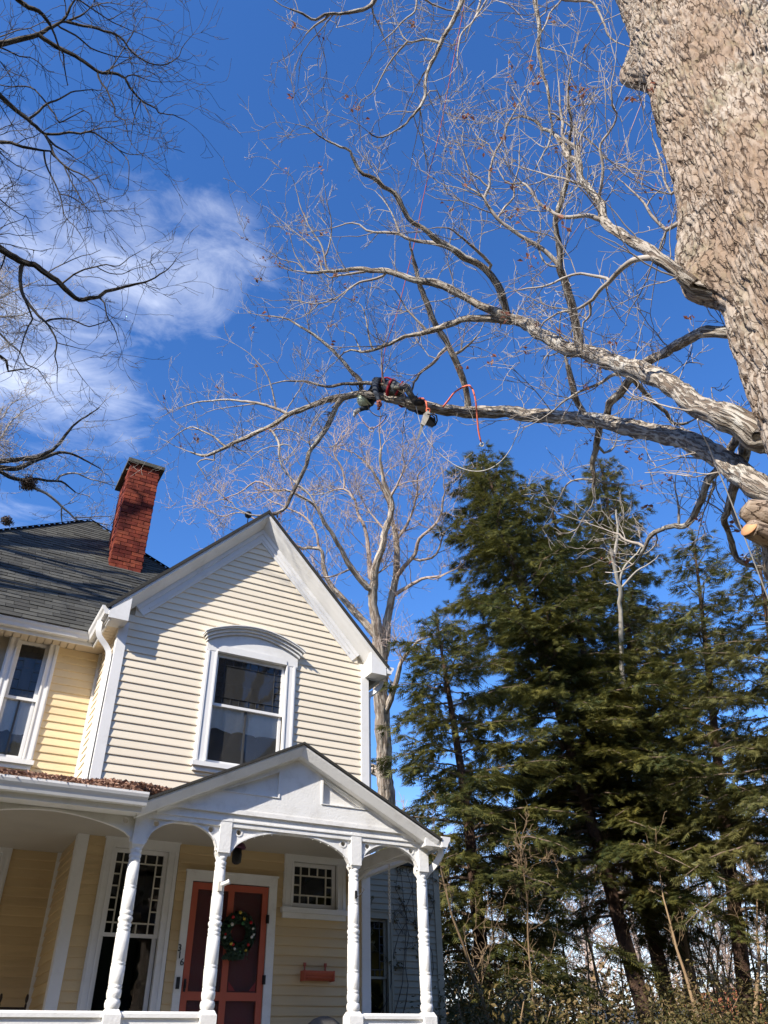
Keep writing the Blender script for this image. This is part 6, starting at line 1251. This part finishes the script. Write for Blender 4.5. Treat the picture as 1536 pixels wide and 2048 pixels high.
# ------------------------------------------------------------------ things on the porch
# wreath
wc = np.array([1.895, -.075, 2.815]); wr = empty('wreath', tuple(wc)); tag(wr, 'green Christmas wreath with red, gold and silver baubles on the screen door', 'wreath')
n = 1900; a = rng.uniform(0, 2*math.pi, n); b_ = rng.uniform(0, 2*math.pi, n); rr_ = .052*np.sqrt(rng.uniform(.3, 1.3, n)); Rm = .150
P = np.stack([(Rm+rr_*np.cos(b_))*np.cos(a), rr_*np.sin(b_)*.7, (Rm+rr_*np.cos(b_))*np.sin(a)*1.08], -1); Nn = np.stack([np.cos(b_)*np.cos(a), np.sin(b_), np.cos(b_)*np.sin(a)], -1)
quad_leaves(P, Nn, .045, leaf_mat('wreath_needles', (.012, .035, .02), (.05, .085, .05), .1), 'greenery', wr, .3)
n = 300; P = np.stack([rng.normal(size=n)*.05-.03, rng.normal(size=n)*.02-.01, -.19-rng.uniform(0, 1, n)*.07], -1); quad_leaves(P, np.tile([[0, -1., 0]], (n, 1)), .05, leaf_mat('wreath_sprig', (.012, .035, .02), (.05, .085, .05), .1), 'lower_sprig', wr, .3)
MB().torus((0, .01, 0), .15, .03, (0, 1, 0), 28, 8).build('ring', MAT['black'], wr)
bm = {'red': mat('red_bauble', (.45, .01, .015), .15, .05), 'gold': mat('gold_bauble', (.62, .45, .08), .2, .05, metal=.6), 'silver': mat('silver_bauble', (.62, .62, .58), .2, .05, metal=.3), 'green': mat('green_bauble', (.05, .18, .07), .2, .05)}
ocol = ['silver', 'silver', 'red', 'green', 'gold', 'gold', 'red', 'silver', 'green', 'red', 'silver', 'gold', 'red', 'silver', 'green', 'gold', 'red', 'silver']
for k, c in enumerate(ocol):
    a = k*2*math.pi/len(ocol)+rng.normal()*.1; q = .15+rng.normal()*.022; MB().ball((q*math.cos(a), -.045+rng.normal()*.006, q*1.08*math.sin(a)), rng.uniform(.012, .02), 10, 7).build('bauble', bm[c], wr)
# planter box
pc = (2.895, -.08, 2.415); pb = empty('wall_planter', (2.895, -.03, 2.36)); tag(pb, 'coral half-round planter box hung on the wall right of the door', 'planter')
def pq(mb, nme): o = mb.build(nme, MAT['coral'], pb); o.location = -Vector(pb.location); return o
half = [(-.03, 2.465), (-.03, 2.372)]+[(-.03-.115*math.sin(t_), 2.372+.095*(1-math.cos(t_))) for t_ in np.linspace(.15, math.pi/2, 7)]+[(-.135, 2.467), (-.13, 2.46), (-.12, 2.40), (-.045, 2.385), (-.04, 2.465)]
pq(MB().prism(half, 2.715, 3.08, 'x'), 'trough'); pq(MB().box(2.705, 2.717, -.15, -.028, 2.365, 2.47), 'end_panel'); pq(MB().box(3.078, 3.09, -.15, -.028, 2.365, 2.47), 'end_panel')
for x in (2.755, 3.02): pq(MB().box(x-.008, x+.008, -.036, -.027, 2.44, 2.545).box(x-.016, x+.016, -.038, -.027, 2.52, 2.555), 'hanger')
# security camera on the second post
sc_ = onY(443, 1772, PY-.06); cam_ = empty('security_camera', tuple(sc_)); tag(cam_, 'small white security camera clamped to the porch post before the door', 'camera')
MB().box(-.035, .0, -.02, .03, -.045, .035).build('bracket', MAT['chain'], cam_)
mb = MB(); mb.lathe([(.016, -.02), (.02, 0), (.02, .06), (.024, .062), (.024, .075), (.017, .075), (.015, .07)], 0, 0, 12); mb.xf(Matrix.Translation((.0, -.01, .01)) @ Vector((.8, -.45, .35)).to_track_quat('Z', 'Y').to_matrix().to_4x4()); mb.build('barrel', MAT['white'], cam_)
mb = MB(); mb.lathe([(.001, .066), (.014, .066), (.014, .071), (.001, .071)], 0, 0, 12); mb.xf(Matrix.Translation((.0, -.01, .01)) @ Vector((.8, -.45, .35)).to_track_quat('Z', 'Y').to_matrix().to_4x4()); mb.build('lens', MAT['black'], cam_)
# iron hook on the third post
hk = onY(712, 1789, PY-.06); hk_ = empty('plant_hook', tuple(hk)); tag(hk_, 'rusty iron plant hook screwed to the porch post right of the steps', 'hook')
MB().box(-.012, .012, -.006, .004, -.035, .035).build('plate', MAT['metal'], hk_); MB().tube(np.array([(0, 0, -.02), (.03, -.02, -.01), (.06, -.03, .02), (.075, -.03, .045), (.07, -.03, .06)]), .005, 6).build('arm', MAT['metal'], hk_)
# swing chain
ct = onY(777, 1700, -.85); cb = onY(778, 1842, -.85); ch = empty('swing_chain', (ct[0], ct[1], 3.715)); tag(ch, 'galvanised swing chain hanging from the porch ceiling by the side arch', 'chain')
z = 0.0; k = 0; lk = MB(); 
lkm = MB().torus((0, 0, 0), .0165, .0058, (0, 1, 0), 12, 5); lkm.xf(Matrix.Diagonal((.75, 1, 1.35, 1))); LKM = lkm.data('link', MAT['chain'])
while 3.715+z > cb[2]:
    o = bpy.data.objects.new('link', LKM); o.location = (0, 0, z-.015); o.rotation_euler = (0, 0, (math.pi/2 if k % 2 else 0)+.5); link(o, ch); z -= .0335; k += 1
# lantern tucked behind the arch
lc = onY(474, 1708, -1.25); la = empty('porch_lantern', tuple(lc)); tag(la, 'dark lantern hanging behind the wide arch beside the second post', 'lantern')
MB().lathe([(.02, .12), (.07, .10), (.09, .06), (.085, .05), (.02, .055)], 0, 0, 12).build('cap', mat('purple_metal', (.10, .03, .07), .4, .1), la); MB().lathe([(.045, .05), (.055, .0), (.05, -.08), (.02, -.10)], 0, 0, 8).build('body', MAT['black'], la); MB().tube(np.array([(0, 0, .11), (0, 0, 3.715-lc[2])]), .005, 5).build('hanger', MAT['metal'], la)
# tiny bulbs strung under the middle arch
sl_ = empty('string_lights', (GC, PY-.05, 3.4)); tag(sl_, 'string of tiny clear bulbs under the wide middle arch', 'lights')
for k in range(14):
    t_ = -.9+1.8*k/13; x = (POSTX[1]+POSTX[2])/2+.66*t_; zt = 3.29+.233*(1-abs(t_)**2)**(1/1.6); MB().ball((x-GC, .015, zt-3.4-.012), .007, 7, 5).build('bulb', mat('bulb', (.9, .88, .8), .2, .02), sl_)
# chairs, mostly below the rail
def chair(x, y, rz, label, name, m, posts=True):
    c = empty(name, (x, y, FLOOR)); c.rotation_euler = (0, 0, rz); tag(c, label, 'chair')
    for sx in (-1, 1):
        MB().lathe([(.02, 0), (.022, .45), (.018, .5), (.024, .6), (.02, .9), (.012, .915), (.026, .935), (.03, .96), (.02, .99), (.004, 1.0)], sx*.25, .22, 10).build('back_post', m, c)
        MB().lathe([(.02, 0), (.024, .3), (.02, .6), (.02, .64)], sx*.27, -.22, 10).build('leg', m, c)
        MB().box(sx*.27-.035, sx*.27+.035, -.28, .2, .64, .665).build('arm', m, c)
        P = np.array([(sx*.26, -.5+i*.115, .0+.06*((i-4.2)/4.2)**2) for i in range(10)]); MB().tube(P, .018, 6).build('rocker', m, c)
    MB().box(-.27, .27, -.25, .24, .40, .44).build('seat', m, c)
    for k in range(4): MB().box(-.23, .23, .205, .228, .52+k*.1, .58+k*.1).build('slat', m, c)
    return c
qa = onY(38, 2000, .35); chair(qa[0], .35, .1, 'dark rocking chair with knobbed back posts at the left end of the porch', 'rocking_chair', mat('dark_wood', (.05, .032, .022), .5, .2)).scale = (.52, 1, 1.0)
qb = onY(668, 2036, -.75); wk = empty('wicker_chair', (qb[0], -.75, FLOOR)); tag(wk, 'grey wicker chair with rounded back right of the door', 'chair'); wm = mat('grey_wicker', (.17, .16, .15), .7, .25, 60, .6, 120)
hb = qb[2]-FLOOR+.03; pts = [(-.30, 0.)]+[(-.30, hb*.55)]+[(-.30*math.cos(t_), hb*.55+hb*.45*math.sin(t_)) for t_ in np.linspace(.2, math.pi-.2, 12)]+[(.30, hb*.55), (.30, 0.)]
MB().prism(pts, .22, .26, 'y').build('backrest', wm, wk); MB().box(-.3, .3, -.3, .22, .34, .42).build('seat', wm, wk)
for sx in (-1, 1): MB().box(sx*.30-.04, sx*.30+.04, -.28, .22, .42, .6).build('arm', wm, wk); MB().box(sx*.27-.025, sx*.27+.025, -.28, -.22, 0, .34).build('leg', wm, wk); MB().box(sx*.27-.025, sx*.27+.025, .16, .21, 0, .34).build('leg', wm, wk)
# dry ivy on the rear wing
iv = Tree(81); ivr = empty('wall_vine', (5.6, RW-.05, .5)); tag(ivr, 'leafless dark vine creeping over the shaded siding of the rear wing', 'vine')
for k in range(9):
    P = [np.array([4.7+k*.22, RW-.05, .5])]
    for i in range(16): P.append(P[-1]+np.array([iv.rs.normal()*.09+.01, 0, .24]))
    iv.br.append(dict(px=np.full((17, 2), -9e3), dep=np.full(17, 15.), P=np.array(P), r=np.linspace(.012, .004, 17)))
iv.sprout(per_m=2.2, lmin=.2, lmax=.6, levels=2, rmin=.004, up=0, fr=.55, nchild=3)
iv.tw = [(np.stack([p[:, 0], np.full(len(p), RW-.045)+.01*np.sin(p[:, 0]*40), p[:, 2]], -1), r_) for p, r_ in iv.tw]
iv.build(ivr, MAT['dark_twig'], MAT['dark_twig'], .05)
leaves_on(iv, ivr, 110, .06, MAT['shrub'], 'leaves')
